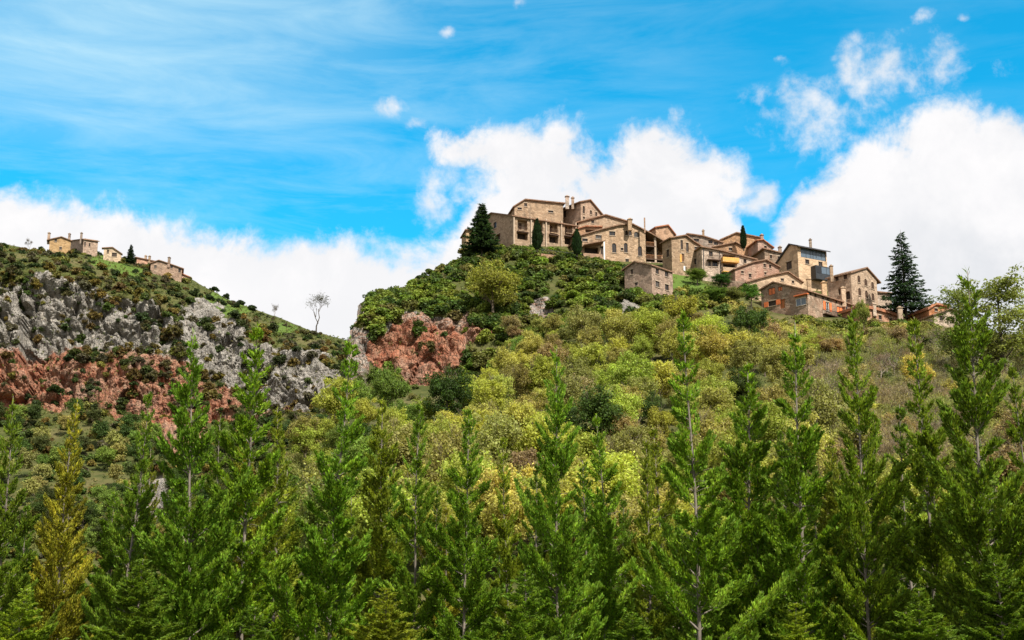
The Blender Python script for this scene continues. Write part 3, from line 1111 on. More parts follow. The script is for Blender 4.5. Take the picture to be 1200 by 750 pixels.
N = House('modern_house', 'tall tan house with a glazed top storey and a black boxed balcony', (937, 340), 30, 911.5, 971, 'L',
          [(910.5, 308), (926, 285.6), (937, 287.6)], 'cream', 'roof_dark', Y=303, over=.5)
b = MB()
N.opening('R', 953.8, 296.5, 31, 12, fill='bluepane', deep=.18, frame='metal', sill=False, name='window_band')
for x in (944.5, 950, 956.5, 963):
    N.slab('mullion', 'R', x - .35, x + .35, 290.8 + (x - 938) * .14, 302.4, .06, 'metal', .002)
N.opening('R', 946, 306.8, 4.6, 5.2)
N.opening('R', 961.5, 309.3, 4.6, 5)
N.opening('L', 924.6, 311.2, 6.5, 9.5, fill='interior')
bb = N.slab('boxed_balcony', 'R', 950, 969.5, 312.5, 328, 1.6, 'metal', .01)
q0, z0 = N.hit('R', 950.8, 314.5)
q1, z1 = N.hit('R', 968.5, 326)
un, nn = N.plane('R')
for i in range(3):
    wq = (q1 - q0) / 3
    b = MB()
    b.box(N.p3('R', q0 + i * wq + .06, z1 + .3, 1.62), un * (wq - .12), UP * (z0 - z1 - .2), nn * .03)
    N.part('pane', b, 'bluepane' if i else 'glass', bb)
N.chimney(950, 281, 290, 2.8, mat='stone_grey', off=3)
N.build()

P_ = House('stone_house', 'low cream gable house between the glazed house and the red-shuttered house', (876, 345), 12, None, 940, 'R',
           [(873.5, 330.5), (905, 321.5), (923, 318), (941, 330.5)], 'cream', Y=288, depth=9)
wins(P_, 'R', [(916.8, 327.8, 3.8, 3), (929.3, 330.4, 3, 3)])
P_.build()

O = House('stone_house', 'four-square tan house whose gable has six shuttered windows, left of the tall fir', (1000, 372), 42, 972, 1030, 'R',
          [(999.5, 318), (1015, 313), (1031, 331)], 'stone', Y=288, over=.35)
for (x, y) in ((1006.5, 327), (1014.6, 331), (1022.6, 334.6)):
    O.opening('R', x, y, 3.2, 8.5, arch=True, fill='wood', deep=.12)
for (x, y) in ((1007.4, 342), (1015.4, 345), (1023, 348)):
    O.opening('R', x, y, 3.2, 9, arch=True, fill='wood', deep=.12)
wins(O, 'L', [(980.7, 325.5, 4, 6.5), (990.7, 324, 4, 6.5)], fill='wood')
O.opening('L', 984.5, 341, 5, 9, arch=True, fill='interior', deep=.6)
O.opening('L', 993.5, 346, 5.5, 10, arch=True, fill='interior', deep=.6)
O.chimney(974.5, 312, 322, 3.5)
O.build()

Q = House('stone_house', 'long front house with orange-red shutters and a big white window', (948, 380), 44, 893.5, 1010, 'L',
          [(892.5, 338.3), (907, 330), (948, 340)], 'stone_grey', Y=277, over=.45, drop=6)
for (x, y, w, h) in ((904.5, 341.5, 8, 8.5), (914.3, 338.5, 5, 5.5)):
    Q.opening('L', x, y, w, h, fill='orange', deep=.08, frame='wood', sill=False, name='shuttered_window')
Q.opening('L', 905, 355.5, 9, 6, fill='interior', shutters='orange')
Q.opening('L', 917, 356, 6.5, 11, fill='wood_warm', deep=.3, frame='orange', sill=False, name='door')
Q.opening('L', 938.5, 353.5, 12, 9, fill='bluepane', deep=.15, frame='white', sill=True)
Q.slab('awning', 'L', 932, 948, 347.3, 348.3, .7, 'orange')
Q.opening('R', 969.6, 359, 4.4, 10.5, fill='glass', shutters='orange', frame='white')
Q.opening('R', 984.2, 363.8, 7, 9, fill='orange', deep=.08, frame='wood', sill=False, name='shuttered_window')
wins(Q, 'R', [(949.8, 343.5, 1.8, 4), (955.3, 345, 2, 4), (964.5, 347.4, 2, 4), (970, 349, 2, 4), (980, 351.7, 2, 4), (986, 353.5, 2, 4)], sill=False, frame=None, fill='interior')
Q.balcony('R', 964, 978, 367.5, .9, .9, 'wood', railmat='metal')
Q.balcony('R', 980, 991, 373, .8, .25, 'wood', railmat='metal')
Q.slab('drainpipe', 'R', 992, 992.8, 352, 388, .12, 'metal')
Q.opening('R', 1001, 361, 4, 4)
Q.opening('R', 1003, 372, 3.5, 5)
Q.chimney(966, 331, 344, 5.5, mat='cream', off=7)
Q.chimney(988.5, 337, 351, 5, mat='cream', off=9)
Q.chimney(948, 327, 338, 4, mat='cream', off=8)
Q.build()

Rr = House('stone_house', 'low reddish house with a bright terracotta roof at the foot of the tall fir', (1010.5, 384), 30, None, 1056, 'R',
           [(1009.5, 358), (1024, 360), (1040, 364.5), (1057, 370.5)], 'stone_red', 'roof_red', Y=279, depth=7, thick=.6)
wins(Rr, 'R', [(1014, 368, 5, 6), (1025.5, 370.5, 2.6, 5), (1031.5, 372, 3.6, 5.2), (1014.3, 377.5, 4, 6), (1044, 375, 3, 4)])
Rr.chimney(1055, 361, 372, 5.2, mat='cream')
Rr.chimney(1024.5, 357, 362, 4, mat='cream')
Rr.build()
S_ = House('stone_house', 'plain tan block half hidden behind the tall fir', (1029, 366), 20, None, 1046, 'R', [(1028, 341.8), (1047, 343.5)], 'stone', Y=296, depth=8)
S_.build()
T_ = House('stone_house', 'small house with a terracotta roof at the right edge of the village beyond the fir', (1090, 385), 20, None, 1113, 'R',
           [(1089, 359.5), (1096, 355.2), (1113, 358.5)], 'stone_red', 'roof_red', Y=280, depth=8, thick=.4)
wins(T_, 'R', [(1097, 363, 4, 3.4), (1104, 372, 4, 5)])
T_.build()
U_ = House('stone_house', 'cream wing below the terracotta house at the right edge of the village', (1096, 392), 20, None, 1128, 'R', [(1094, 368), (1112, 361.5), (1130, 367)], 'cream', Y=275, depth=6)
wins(U_, 'R', [(1103, 373, 4, 6)])
U_.build()

# --- farm houses on the farther hill
kw = dict(sheet=left, group='houses on the farther hill', drop=8)
h = House('stone_house', 'ochre farmhouse with one chimney, leftmost on the farther hill', (57, 297), 18, 41, 82, 'R', [(55, 281), (72, 277.2), (83, 281.5)], 'ochre', Y=478, **kw)
wins(h, 'R', [(65.4, 281.5, 3, 3.4), (71, 291, 3, 3)])
h.chimney(57, 273, 281, 2.6, mat='stone_grey')
h.build()
h = House('stone_house', 'pinkish farmhouse with two tall chimneys on the farther hill', (97, 296), 30, 82, 114, 'L', [(81, 282), (97, 280)], 'stone_pink', Y=480, **kw)
wins(h, 'R', [(99.5, 286, 2, 5), (105, 287, 2, 4)])
h.chimney(81, 274, 281, 2.4, mat='stone_grey')
h.chimney(95, 273, 281, 2.2, mat='stone_grey')
h.build()
h = House('stone_house', 'low farmhouse with an open timber loft facing the valley on the farther hill', (121, 303), 14, 97, 142, 'R', [(119.5, 290.3), (132, 289.6), (143.5, 297.5)], 'ochre', 'roof', Y=474, **kw)
wins(h, 'R', [(126.5, 294.5, 2.4, 4), (134, 298.5, 6, 4.5)], fill='interior')
h.opening('L', 107, 297, 6, 3, fill='interior')
h.build()
h = House('stone_house', 'reddish cottage with two small chimneys behind the little fir on the farther hill', (160, 310), 20, None, 180, 'R', [(158.5, 301), (180, 305.5)], 'stone_red', Y=482, depth=7, **kw)
h.chimney(170.5, 300, 305, 2.4)
h.chimney(175, 300.5, 306, 2.4)
h.build()
h = House('stone_house', 'pale farmhouse standing lowest in the row on the farther hill', (176, 321), 14, None, 213, 'R', [(175, 308.5), (186, 304.6), (198, 308.5), (215.5, 314.8)], 'stone_pink', Y=470, depth=9, **kw)
wins(h, 'R', [(182, 312.5, 2.8, 3.6), (201, 312, 2.8, 3.6), (210.5, 316, 3, 5)])
h.chimney(198, 302, 308.5, 2.8, mat='stone_grey')
h.build()
h = House('shed', 'tiny terracotta-roofed shed at the right end of the farther row of houses', (213, 328), 20, None, 222, 'R', [(212, 320), (223, 324.5)], 'stone_red', 'roof_red', Y=474, depth=5, **kw)
h.build()
# terrace wall and railing in front of the balcony block
g = empty('retaining_wall', at(640, 297, 301), 'low pinkish retaining wall with a dark railing below the balcony block', 'wall')
g0 = g.location.copy()
a_, c_ = at(634, 297, 300.5) - g0, at(690, 303.5, 304) - g0
b = MB()
b.box(Vector((a_.x, a_.y, a_.z - 4)), Vector((c_.x - a_.x, c_.y - a_.y, c_.z - a_.z)), Vector((0, .5, 0)), UP * 4)
mesh_obj('masonry', b.mesh('masonry', M['stone_pink']), g)
b = MB()
d = c_ - a_
b.box(a_ + Vector((0, .2, 1.0)), d, Vector((0, .06, 0)), UP * .07)
k = 34
for i in range(k + 1):
    b.box(a_ + d * (i / k) + Vector((0, .2, .005)), Vector((.05, 0, 0)), Vector((0, .05, 0)), UP * .99)
mesh_obj('railing', b.mesh('railing', M['metal']), g)

g = empty('retaining_wall', at(872, 334, 294), 'tan dry-stone retaining wall under the row with yellow balconies', 'wall')
g0 = g.location.copy()
a_, c_ = at(852, 329, 294) - g0, at(896, 339, 290) - g0
b = MB()
d = c_ - a_
b.prism([a_ + UP * -7, c_ + UP * -7, c_, c_ - d * .3 + UP * .5, a_ + d * .3 + UP * .2, a_], Vector((0, .6, 0)))
mesh_obj('masonry', b.mesh('masonry', M['stone_warm']), g)
b = MB()
b.prism([a_ + UP * .004 + d * .02, c_ + UP * .004 - d * .32 + UP * .51, c_ - d * .32 + UP * .66, a_ + d * .02 + UP * .2], Vector((0, .7, 0)))
mesh_obj('coping', b.mesh('coping', M['sill']), g)

# ------------------------------------------------------------------ vegetation prototypes
def rand_dirs(n, up=0.0):
    d = RNG.normal(size=(n, 3))
    d[:, 2] += up
    return nrm(d)


def crown_mesh(name, rx, rz, zc, clumps, per, leaf, mat, crad=.38, hollow=.55, flat=1.0, top=0.25, fuzz=0.0):
    V = []
    for i in range(clumps):
        d = rand_dirs(1, top)[0]
        rr = hollow + (1 - hollow) * RNG.random()
        c = np.array([d[0] * rx, d[1] * rx, d[2] * rz]) * rr * (1 - crad * .6) + np.array([0, 0, zc])
        cr = crad * rx * RNG.uniform(.6, 1.15)
        dd = rand_dirs(per, .35)
        pos = c + dd * np.array([1, 1, .8 * flat]) * cr * (RNG.random((per, 1)) ** .4) * (1 + .35 * np.abs(RNG.normal(size=(per, 1))) * (RNG.random((per, 1)) < fuzz))
        N = dd * .8 + np.array([0, 0, .35]) + RNG.normal(size=dd.shape) * .75
        V.append(leaf_quads(pos, N, leaf * RNG.uniform(.6, 1.3, per)))
    return quads_mesh(name, np.concatenate(V), mat)


def broad_trunk(name, h, rx, r0, mat, nb=9, twigs=4):
    b = MB()
    lean = Vector((random.uniform(-.3, .3), random.uniform(-.3, .3), 0))
    top = Vector((0, 0, h)) + lean
    b.tube([Vector((0, 0, -.8)), Vector((0, 0, h * .35)) + lean * .2, Vector((0, 0, h * .7)) + lean * .6, top], [r0 * 1.2, r0 * .85, r0 * .5, r0 * .15], 7)
    for i in range(nb):
        t = random.uniform(.28, .85)
        st = Vector((0, 0, h * t)) + lean * t * .8
        an = random.uniform(0, 6.28)
        ln = rx * random.uniform(.6, 1.0)
        d = Vector((math.cos(an), math.sin(an), random.uniform(.5, 1.3))).normalized()
        e = st + d * ln
        b.tube([st, st + d * ln * .5 + UP * ln * .08, e + UP * ln * .2], [r0 * .42 * (1.1 - t), r0 * .28 * (1.1 - t), .015], 5)
        for k in range(twigs):
            s0 = st + d * ln * random.uniform(.35, .9)
            d2 = (d + Vector((random.uniform(-1, 1), random.uniform(-1, 1), random.uniform(0, 1)))).normalized()
            b.tube([s0, s0 + d2 * ln * .45], [r0 * .12, .01], 4)
    return b.mesh(name, mat, True)


DECID = []
for i in range(5):
    rx, rz = 3.1 + .25 * (i % 3), 3.3 + .4 * (i % 2)
    DECID.append((broad_trunk('trunk', 6.6, 3.0, .17, M['bark']), crown_mesh('crown', rx, rz, 5.2, 70, 150, .205, M['leaf'], .24, .3, fuzz=.75)))


def twig_tree(h, spread, depth, name, mat, thick=.14, upb=.75, seed=0):
    rnd = random.Random(seed)
    b = MB()
    tips = []

    def grow(p, d, ln, r, k):
        bend = Vector((rnd.uniform(-.25, .25), rnd.uniform(-.25, .25), rnd.uniform(0, .2)))
        m = p + d * ln * .5
        e = p + (d + bend).normalized() * ln
        b.tube([p, m, e], [r, r * .8, r * .55], 5 if k > 2 else 3)
        if k <= 1:
            tips.append((e, (e - p).normalized()))
            if k == 0:
                return
        for q in range(rnd.choice((2, 3, 3))):
            an = rnd.uniform(0, 6.28)
            nd = (d * upb + Vector((math.cos(an), math.sin(an), rnd.uniform(-.1, .5))) * spread).normalized()
            s0 = p + (e - p) * rnd.uniform(.55, 1.0)
            grow(s0, nd, ln * rnd.uniform(.6, .85), r * .55, k - 1)
    grow(Vector((0, 0, -.5)), Vector((0, 0, 1)), h * .3, thick, depth)
    return b.mesh(name, mat, True), tips


BARE = []
for i in range(4):
    tm, tips = twig_tree(9.0, .55, 5, 'trunk', M['bark_grey'], .13, .8, 30 + i)
    pts = np.array([t[0] for t in tips])
    dr_ = np.array([t[1] for t in tips])
    n_ = len(pts)
    rep = 7
    C_ = np.repeat(pts, rep, 0) + RNG.normal(size=(n_ * rep, 3)) * .28
    Dd = np.repeat(dr_, rep, 0) + RNG.normal(size=(n_ * rep, 3)) * .6 + np.array([0, 0, .3])
    V = kites(C_, Dd, RNG.normal(size=C_.shape), RNG.uniform(.25, .6, n_ * rep), RNG.uniform(.05, .13, n_ * rep))
    BARE.append((tm, quads_mesh('crown', V, M['leaf'])))

SHRUB = []
for i in range(6):
    rx = 1.5
    SHRUB.append(crown_mesh('shrub', rx, 1.05 + .15 * (i % 3), .75, 13, 150, .26, M['leaf_shrub'], .42, .45))


def cone_tree(hgt, rad, name, tiers, leafL, droop, per, seed, dense=1.0, gap=.0):
    """dark spruce or fir: tiers of drooping boughs with hanging sprays"""
    rnd = random.Random(seed)
    b = MB()
    b.tube([(0, 0, -.8), (0, 0, hgt * .5), (0, 0, hgt)], [hgt * .016, hgt * .010, .02], 7)
    V, T = [], []
    for k in range(tiers):
        t = k / tiers
        z = hgt * (.05 + .94 * t)
        L0 = rad * (1 - t) ** .85 + .12
        nb = max(5, int(11 * (1 - t * .55)))
        for j in range(nb):
            an = 6.283 * (j + rnd.random() * .8) / nb
            if rnd.random() < gap:
                continue
            ln = L0 * rnd.uniform(.55, 1.2)
            d = np.array([math.cos(an), math.sin(an), 0])
            n_ = max(6, int(per * ln / rad * dense))
            s_ = RNG.uniform(.12, 1, n_)
            P0 = np.array([0, 0, z]) + d * ln * s_[:, None]
            P0[:, 2] += ln * (.12 * s_ - droop * s_ ** 2 + .12 * s_ ** 4)
            side = np.cross(d, [0, 0, 1])
            sg = RNG.choice([-1, 1], n_)[:, None]
            wdt = ln * .26 * (1.1 - s_)[:, None] * RNG.random((n_, 1))
            P0 = P0 + side * sg * wdt
            D = d * .8 + side * sg * .6 + np.array([0, 0, -.22]) + RNG.normal(size=(n_, 3)) * .25
            Sv = np.cross(D, np.array([0, 0, 1]) + RNG.normal(size=(n_, 3)) * .4)
            V.append(kites(P0, D, Sv, leafL * RNG.uniform(.7, 1.4, n_), leafL * .42 * RNG.uniform(.7, 1.3, n_)))
            T.append(np.clip(s_ * 1.0 - .45, 0, .4))
            b.tube([(0, 0, z), tuple(np.array([0, 0, z - ln * .02]) + d * ln * .6)], [.03, .01], 4)
    return b.mesh('trunk', M['bark_dark'], True), quads_mesh('crown', np.concatenate(V), M['leaf_conifer'], {'tip': np.concatenate(T)})


FIR = [cone_tree(17, 4.9, 'fir', 27, .60, .22, 105, 3, gap=.2), cone_tree(9.5, 3.4, 'fir', 24, .5, .2, 130, 5)]


def cypress(h, r):
    n_ = 2600
    t = RNG.random(n_) ** 1.1
    prof = r * np.sin(np.clip(t * 1.02 + .06, 0, 1) * math.pi) ** .55 * (1.15 - .55 * t)
    an = RNG.uniform(0, 6.283, n_)
    rr = prof * RNG.uniform(.6, 1.05, n_)
    P0 = np.stack([np.cos(an) * rr, np.sin(an) * rr, t * h * .95], 1)
    D = np.stack([np.cos(an) * .35, np.sin(an) * .35, np.ones(n_)], 1) + RNG.normal(size=(n_, 3)) * .15
    V = kites(P0, D, np.stack([-np.sin(an), np.cos(an), np.zeros(n_)], 1) + RNG.normal(size=(n_, 3)) * .4, RNG.uniform(.35, .7, n_), RNG.uniform(.12, .25, n_))
    b = MB()
    b.tube([(0, 0, -.5), (0, 0, h * .6)], [.14, .04], 6)
    return b.mesh('trunk', M['bark_dark'], True), quads_mesh('crown', V, M['leaf_conifer'], {'tip': RNG.uniform(0, .3, n_)})


def young_conifer(h, seed, rad=2.2, slope=.25, gap=.16, sp=(.38, .85), full=1.0):
    """young plantation conifer: slim pale trunk, whorls of upswept plume-like boughs of dense short sprays"""
    rnd = random.Random(seed)
    b = MB()
    wx, wy = rnd.uniform(-.12, .12), rnd.uniform(-.12, .12)
    cx = lambda z: np.array([wx * math.sin(z * .55 + seed), wy * math.cos(z * .45 + seed), z])
    zs = np.linspace(-.4, h, 14)
    b.tube([tuple(cx(z)) for z in zs], [max(.012, .068 * (1 - max(z, 0) / h) ** .75 + .008) for z in zs], 8)
    V, T = [], []
    up = np.array([0, 0, 1.0])

    def plume(o, d, ln, curve, fat, den):
        """a bough: dense spray kites round a rising axis"""
        n_ = max(50, int(ln * 370 * den * (fat / .2)))
        s_ = .20 + .80 * RNG.random(n_) ** .85
        P = o + d * ln * s_[:, None]
        P[:, 2] += curve * ln * s_ ** 2.0
        ax = nrm(d[None] + np.stack([0 * s_, 0 * s_, 2 * curve * s_], 1))
        sd = nrm(np.cross(ax, up))
        vt = np.cross(sd, ax)
        th = RNG.uniform(0, 6.283, n_)
        rr = fat * np.sqrt(RNG.random(n_)) * (np.clip((1.08 - s_) * 2.2, .25, 1) * np.clip(s_ * 3, .35, 1))
        off = sd * (np.cos(th) * rr * 1.25)[:, None] + vt * (np.sin(th) * rr * .62 + rr * .15)[:, None]
        dirn = nrm(ax * .95 + off / np.maximum(fat, .05) * .55 + up * .28 + RNG.normal(size=(n_, 3)) * .38)
        base = P + off
        V.append(kites(base, dirn, np.cross(dirn, RNG.normal(size=(n_, 3)) + up * .3), RNG.uniform(.08, .19, n_), RNG.uniform(.04, .075, n_)))
        T.append(np.clip(.08 + .95 * (rr / fat) * (.35 + .65 * s_) * (.6 + .4 * np.sin(th)) + RNG.normal(size=n_) * .10, 0, 1))  # outer and upper sprays paler: new growth plus painted sunlight
        i0 = [0, .35, .75]
        b.tube([tuple(o + d * ln * q + up * curve * ln * q * q) for q in i0], [.010 + .012 * ln, .007 + .007 * ln, .005], 4)

    z = h * .05
    while z < h * .985:
        dtop = h - z
        t = z / h
        L0 = min(rad, .13 + slope * dtop ** .98) * (1.0 + .35 * max(0, .3 - t) / .3)
        nb = rnd.choice((4, 4, 5)) if t < .78 else rnd.choice((3, 3, 4))
        a0 = rnd.uniform(0, 6.28)
        for j in range(nb):
            if rnd.random() < (gap if t < .72 else .05):
                continue
            an = a0 + 6.283 * j / nb + rnd.uniform(-.4, .4)
            ln = L0 * rnd.uniform(.5, 1.3)
            if t < .55 and rnd.random() < .1:
                ln *= 1.35
            el = R(rnd.uniform(8, 32) + 20 * t)
            d = np.array([math.cos(an) * math.cos(el), math.sin(an) * math.cos(el), math.sin(el)])
            o = cx(z + rnd.uniform(-.12, .12))
            fat = min(.24, .055 + .10 * ln) * rnd.uniform(.8, 1.25) * full
            cv = rnd.uniform(.12, .5)
            plume(o, d, ln, cv, fat, 1.0 if t < .75 else .8)
            if ln > .8:                                   # side plumes of the bigger boughs
                for k in range(rnd.choice((1, 2, 2, 3))):
                    q = rnd.uniform(.3, .75)
                    oo = o + d * ln * q + up * cv * ln * q * q
                    sg = rnd.choice((-1, 1))
                    sdv = np.cross(d, up)
                    d2 = d * .75 + sdv / np.linalg.norm(sdv) * sg * rnd.uniform(.4, .8) + up * rnd.uniform(.0, .35)
                    plume(oo, d2 / np.linalg.norm(d2), ln * (1 - q) * rnd.uniform(.6, .95) + .12, cv, fat * .75, .9)
        z += rnd.uniform(*sp) * (1.0 if t < .75 else .7)
    for k in range(46):                                    # dead inner twigs
        zz = rnd.uniform(.06, .7) * h
        an = rnd.uniform(0, 6.28)
        o = Vector(cx(zz))
        ln = rnd.uniform(.2, .75)
        e = o + Vector((math.cos(an) * ln, math.sin(an) * ln, ln * rnd.uniform(-.25, .4)))
        b.tube([o, (o + e) / 2 + Vector((0, 0, .03)), e], [.012, .009, .004], 3)
    n_ = 46
    s_ = RNG.random(n_)
    Pb = np.stack([cx(h * (1 - .09 * (1 - q))) for q in s_])
    D = RNG.normal(size=(n_, 3)) * .45 + np.array([0, 0, 1])
    V.append(kites(Pb, D, RNG.normal(size=(n_, 3)), RNG.uniform(.10, .24, n_), RNG.uniform(.03, .06, n_)))
    T.append(np.full(n_, .6))
    return b.mesh('trunk', M['bark_pale'], True), quads_mesh('crown', np.concatenate(V), M['leaf_conifer'], {'tip': np.concatenate(T)})


CONIFER = [young_conifer(12.5, 100 + i, 1.55 + .15 * (i % 3), (.185, .215, .165, .20)[i % 4]) for i in range(8)]
BUSHY = [young_conifer(12.5, 200 + i, 2.4, .24, .1, (.34, .6), 1.15) for i in range(4)]


def place(name, proto, loc, scale, rotz, color, label, cat, group=None, lean=(0, 0)):
    r = empty(name, loc, label, cat, group)
    r.rotation_euler = (lean[1], lean[0], rotz)
    r.scale = scale if isinstance(scale, tuple) else (scale,) * 3
    t = mesh_obj('trunk', proto[0], r)
    c = mesh_obj('crown', proto[1], r)
    c.color = (*color, 1)
    return r


def jit(c, v=.18, h=.12):
    k = random.uniform(1 - v, 1 + v)
    return tuple(max(.004, x * k * random.uniform(1 - h, 1 + h)) for x in c)


# ------------------------------------------------------------------ foreground conifers
# (foot px, tip px, tip py, distance, label)
GREEN = (.115, .190, .018)
YELL = (.23, .235, .025)
FRONT = [
    (-8, -4, 462, 50, 'conifer cut by the left edge, its tip over the dark base of the farther cliff'),
    (52, 58, 470, 54, 'yellowish olive conifer, second from the left edge'),
    (134, 130, 458, 50, 'thin-topped conifer in front of the red foot of the farther cliff'),
    (222, 214, 392, 48, 'tall conifer whose tip overlaps the pale grey buttress of the farther cliff'),
    (282, 277, 388, 50, 'tall conifer just right of the grey buttress, tip against the shrubby slope'),
    (322, 324, 478, 57, 'slender short conifer in the gap left of the tree under the leafless tree'),
    (381, 372, 398, 50, 'conifer whose tip ends straight below the tall leafless tree on the ridge'),
    (440, 435, 470, 55, 'conifer with its tip at the left foot of the red cliff'),
    (480, 478, 466, 51, 'conifer standing straight below the red cliff'),
    (542, 531, 478, 50, 'conifer with a long bare pale trunk right of the red cliff'),
    (596, 589, 512, 56, 'shorter conifer below the yellow bush of the slope'),
    (655, 641, 412, 50, 'tall conifer whose thin tip stands below the balcony block'),
    (712, 700, 487, 52, 'mid-height conifer below the arched-window house'),
    (765, 757, 515, 55, 'short bushy conifer left of the tall one under the detached house'),
    (824, 811, 368, 48, 'very tall conifer with white trunk below the detached stone house'),
    (889, 874, 425, 52, 'conifer in front of the olive slope below the yellow balconies'),
    (944, 929, 378, 50, 'tall conifer with its tip under the red-shuttered house'),
    (1022, 1004, 362, 49, 'tall conifer whose leader crosses the terracotta roofs at the foot of the fir'),
    (1100, 1081, 372, 51, 'sparse thin-topped conifer right below the tall dark fir'),
    (1170, 1139, 318, 46, 'tallest conifer of the row, tip rising above the skyline at the right'),
    (1228, 1205, 430, 50, 'conifer cut by the right edge of the view'),
    (-52, -50, 520, 50, 'bushy conifer just outside the left edge, only its boughs showing'),
    (1262, 1250, 420, 52, 'conifer beyond the right edge, only its boughs showing'),
]
GF = 'row of young conifers in the foreground'
for i, (pf, pt, py, Y, lab) in enumerate(FRONT):
    tip = at(pt, py, Y)
    base = at(pf, 790, Y)
    foot_x = base.x
    hgt = tip.z + .05
    lean = math.atan2(tip.x - foot_x, hgt) * .75
    col = jit(YELL if i == 1 else GREEN, .14, .07)
    if i in (5, 7, 10, 13):
        col = jit((.145, .20, .02), .1, .06)
    s = hgt / 12.5
    place('conifer', CONIFER[(i * 3) % 8], (foot_x, Y, 0), (s * random.uniform(.78, 1.06),) * 2 + (s,), random.uniform(0, 6.28), col, lab, 'tree', GF, (lean + random.uniform(-.012, .012), random.uniform(-.02, .02)))

SECOND = 46
for i in range(SECOND):
    px = -40 + i * 1290 / (SECOND - 1) + random.uniform(-16, 16)
    Y = random.uniform(60, 76)
    py = random.uniform(472, 630)
    tip = at(px, py, Y)
    s = (tip.z) / 12.5
    place('conifer', (CONIFER[i % 8] if i % 3 else BUSHY[(i * 3 + 2) % 4]), (tip.x, Y, 0), (max(s, .75) * random.uniform(.8, 1.05),) * 2 + (s,), random.uniform(0, 6.28), jit((.085, .145, .015) if i % 4 else (.15, .18, .02), .2, .1),
          'shorter conifer filling a gap in the second row behind the tall ones', 'tree', 'second row of conifers')
LOW = [(30, 690), (168, 655), (300, 712), (452, 690), (615, 668), (742, 718), (934, 706), (1075, 690), (1165, 650)]
for i, (px, py) in enumerate(LOW):
    Y = random.uniform(38, 46)
    tip = at(px, py, Y)
    s = tip.z / 12.5
    place('conifer', BUSHY[(i * 3 + 1) % 4], (tip.x, Y, 0), (max(s * 2.2, .8),) * 2 + (s,), random.uniform(0, 6.28), jit((.08, .14, .015) if i % 3 else (.14, .19, .02), .2, .08),
          'low bushy conifer at the front of the plantation, only its top in view', 'tree', 'low conifers at the front')

# ------------------------------------------------------------------ landmark trees
def solo(name, proto, px, py_base, py_top, h0, sheet, color, label, Y=None, wide=1.0, cat='tree'):
    if Y is None:
        p, _ = sheet.loc(px, py_base)
    else:
        p = at(px, py_base, Y)
    top = at(px, py_top, p.y)
    s = (top.z - p.z) / h0
    return place(name, proto, p, (s * wide, s * wide, s), random.uniform(0, 6), color, label, cat)


solo('fir_tree', FIR[0], 1062, 368, 269, 17, main, (.024, .050, .030), 'tall dark blue-green fir standing right of the village', Y=284, wide=.98)
solo('fir_tree', FIR[1], 564.5, 295, 237, 9.5, main, (.024, .048, .024), 'dark fir in front of the left end of the balcony block', Y=296, wide=1.0)
solo('fir_tree', FIR[1], 152.5, 308, 286, 9.5, left, (.018, .035, .018), 'little dark fir between the farmhouses of the farther hill', Y=470, wide=.8)
solo('cypress', cypress(5.8, .95), 629.5, 292, 257, 5.8, main, (.016, .034, .010), 'dark column cypress against the balcony block, left of the pair', Y=298)
solo('cypress', cypress(5.0, .95), 676.3, 298, 269, 5.0, main, (.018, .04, .012), 'dark column cypress between the balcony block and the arched house', Y=299)
solo('cypress', cypress(4.2, .5), 871.6, 291, 266, 4.2, main, (.015, .03, .010), 'very thin cypress among the roofs of the right-hand cluster', Y=312)
bt, tips = twig_tree(11, .5, 5, 'trunk', M['bark_dark'], .15, .9, 77)
pts = np.array([t[0] for t in tips])
V = kites(np.repeat(pts, 4, 0) + RNG.normal(size=(len(pts) * 4, 3)) * .3, RNG.normal(size=(len(pts) * 4, 3)) + np.array([0, 0, .4]), RNG.normal(size=(len(pts) * 4, 3)), RNG.uniform(.3, .8, len(pts) * 4), RNG.uniform(.04, .12, len(pts) * 4))
SKEL = (bt, quads_mesh('crown', V, M['leaf']))
solo('bare_tree', SKEL, 371, 388, 343, max(p.z for p, _ in tips), left, (.09, .085, .06), 'tall leafless tree alone on the ridge of the farther hill', wide=1.05)
solo('bare_tree', BARE[1], 322, 374, 350, 9, left, (.12, .09, .06), 'spindly bare sapling left of the tall leafless tree on the ridge', wide=.7)
solo('bare_tree', BARE[0], 34, 293, 277, 9, left, (.15, .12, .1), 'grey bare tree left of the ochre farmhouse', wide=.8)

# spreading tree at the right edge: layered flat clumps on dark limbs
def layered_tree(h, rad, seed):
    rnd = random.Random(seed)
    b = MB()
    b.tube([(0, 0, -1), (.2, 0, h * .4), (.1, .1, h * .95)], [.26, .18, .05], 8)
    V = []
    for i in range(60):
        t = rnd.uniform(.06, 1.0)
        an = rnd.uniform(0, 6.28)
        ln = rad * (1.0 - t * .5) * rnd.uniform(.35, 1)
        o = Vector((.15, .05, h * t * .93))
        e = o + Vector((math.cos(an) * ln, math.sin(an) * ln, ln * rnd.uniform(.15, .75)))
        b.tube([o, (o + e) / 2 + UP * .15, e], [.08 * (1.2 - t), .05 * (1.2 - t) + .01, .012], 5)
        for q in range(5):
            c = np.array(o + (e - o) * rnd.uniform(.4, 1.08)) + RNG.normal(size=3) * np.array([.7, .7, .2])
            n_ = 36
            dd = rand_dirs(n_, .5)
            pos = c + dd * np.array([.85, .85, .55]) * rnd.uniform(.6, 1.3)
            V.append(leaf_quads(pos, dd + RNG.normal(size=dd.shape) * .5 + np.array([0, 0, .4]), RNG.uniform(.14, .34, n_)))
    return b.mesh('trunk', M['bark_dark'], True), quads_mesh('crown', np.concatenate(V), M['leaf'])


